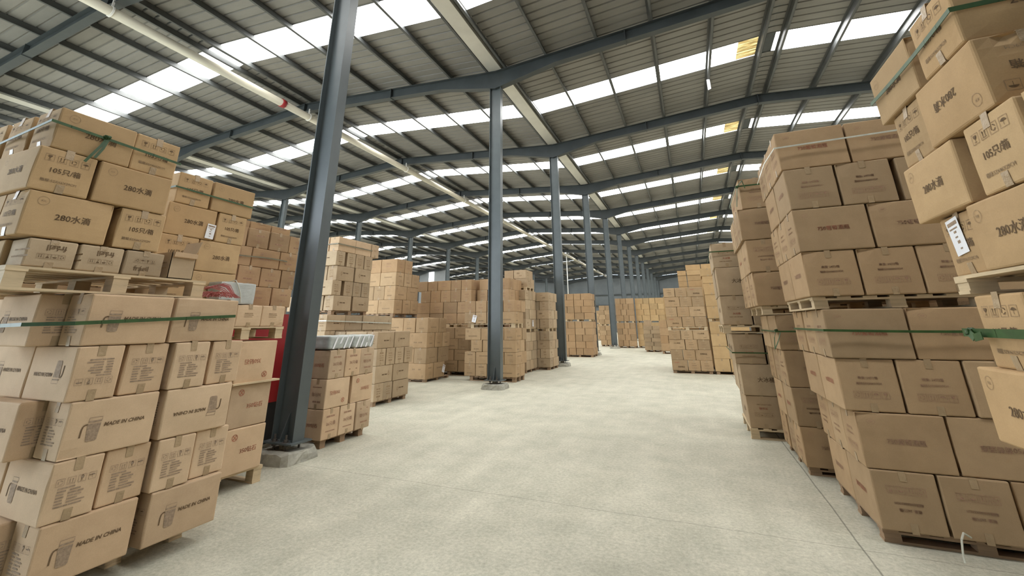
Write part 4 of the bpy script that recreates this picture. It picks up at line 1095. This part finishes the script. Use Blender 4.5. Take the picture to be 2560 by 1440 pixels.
# red cabinet behind
cb = empty('red_cabinet', (-5.55, 4.05, 0)); tag(cb, 'dark red steel cabinet standing in shadow behind the nearest column', 'cabinet')
MB().box(-.35, .3, -.62, .52, .55, 1.66).build('body', M_RED, cb); MB().box(-.33, .28, -.60, .50, .06, .548).build('black_base', M_RUBBER, cb)
MB().box(.302, .31, -.40, .20, .62, 1.6).build('door', M_RED, cb)
for sx in (-.25, .2):
    for sy in (-.5, .15): MB().cyl((sx-.03, sy, .06), (sx+.03, sy, .06), .06, n=14).build('wheel', M_RUBBER, cb)
# red netting tangle on the nearest lower load
r = random.Random(9); tg = MB()
for q in range(34):
    y = 2.40+r.random()*.16; x = -3.75-r.random()*.25; pts = []
    a = r.uniform(0, 6)
    for j in range(7):
        pts.append((x+.05*math.cos(a+j*.9), y+.05*math.sin(a*1.4+j*.8), 1.735+.045*abs(math.sin(j*.7+a))+.01))
    tg.tube(pts, .0022, 5)
for q in range(16):
    a = r.uniform(-.05, .05); tg.tube([(-3.74+a*.4, 2.36+a*.3, 1.80+.02*r.random()), (-3.70+a*.3, 2.42+a, 1.84+a*.4), (-3.66, 2.47+a*.8, 1.82+a*.5), (-3.63+a*.3, 2.51+a*.4, 1.77), (-3.62+a*.4, 2.53+a, 1.738)], .0026, 5)
tag(tg.build('red_netting', M_PINK), 'tangled faded red plastic netting on top of the nearest lower left load', 'netting')
# opened carton with its flap up, beside the frágil cartons
oc = empty('open_carton', (-3.80, 2.12, 1.866)); tag(oc, 'opened grey carton with one flap standing up beside the frágil cartons', 'carton')
ob_ = MB(); t = .004
for bx in ((-.10, .10, -.09, .09, 0, t), (-.10, .10, -.09, -.09+t, 0, .20), (-.10, .10, .09-t, .09, 0, .20), (-.10, -.10+t, -.09, .09, 0, .20), (.10-t, .10, -.09, .09, 0, .20)): ob_.box(*bx)
ob_.build('body', MCB['grey'], oc)
MB().obb((0, .10, .255), (.10, 0, 0), (0, .015, .055), (0, .002, 0)).build('raised_flap', MCB['grey'], oc)
MB().obb((.115, -.0, .18), (0, .085, 0), (.002, 0, .018), (.012, 0, .002)).build('folded_flap', MCB['jug'], oc)
# side flap hanging off the third frágil carton
# bits of film scattered on the care stack pallet: a rope end at the second right stack
tag(MB().tube([(1.55, 4.285, .115), (1.50, 4.24, .15), (1.46, 4.18, .13), (1.44, 4.16, .06), (1.435, 4.15, .012)], .006, 8).build('strap_end', M_WSTRAP), 'loose pale strap end curling from the second right pallet to the floor', 'strap')
# hanging white tag below the skylight
tag(MB().obb((1.49, 14.1, 9.20), (.05, 0, .02), (0, .002, 0), (.0, 0, .20)).build('hanging_film', M_PAPER), 'torn white film hanging below a roof purlin over the aisle', 'film')
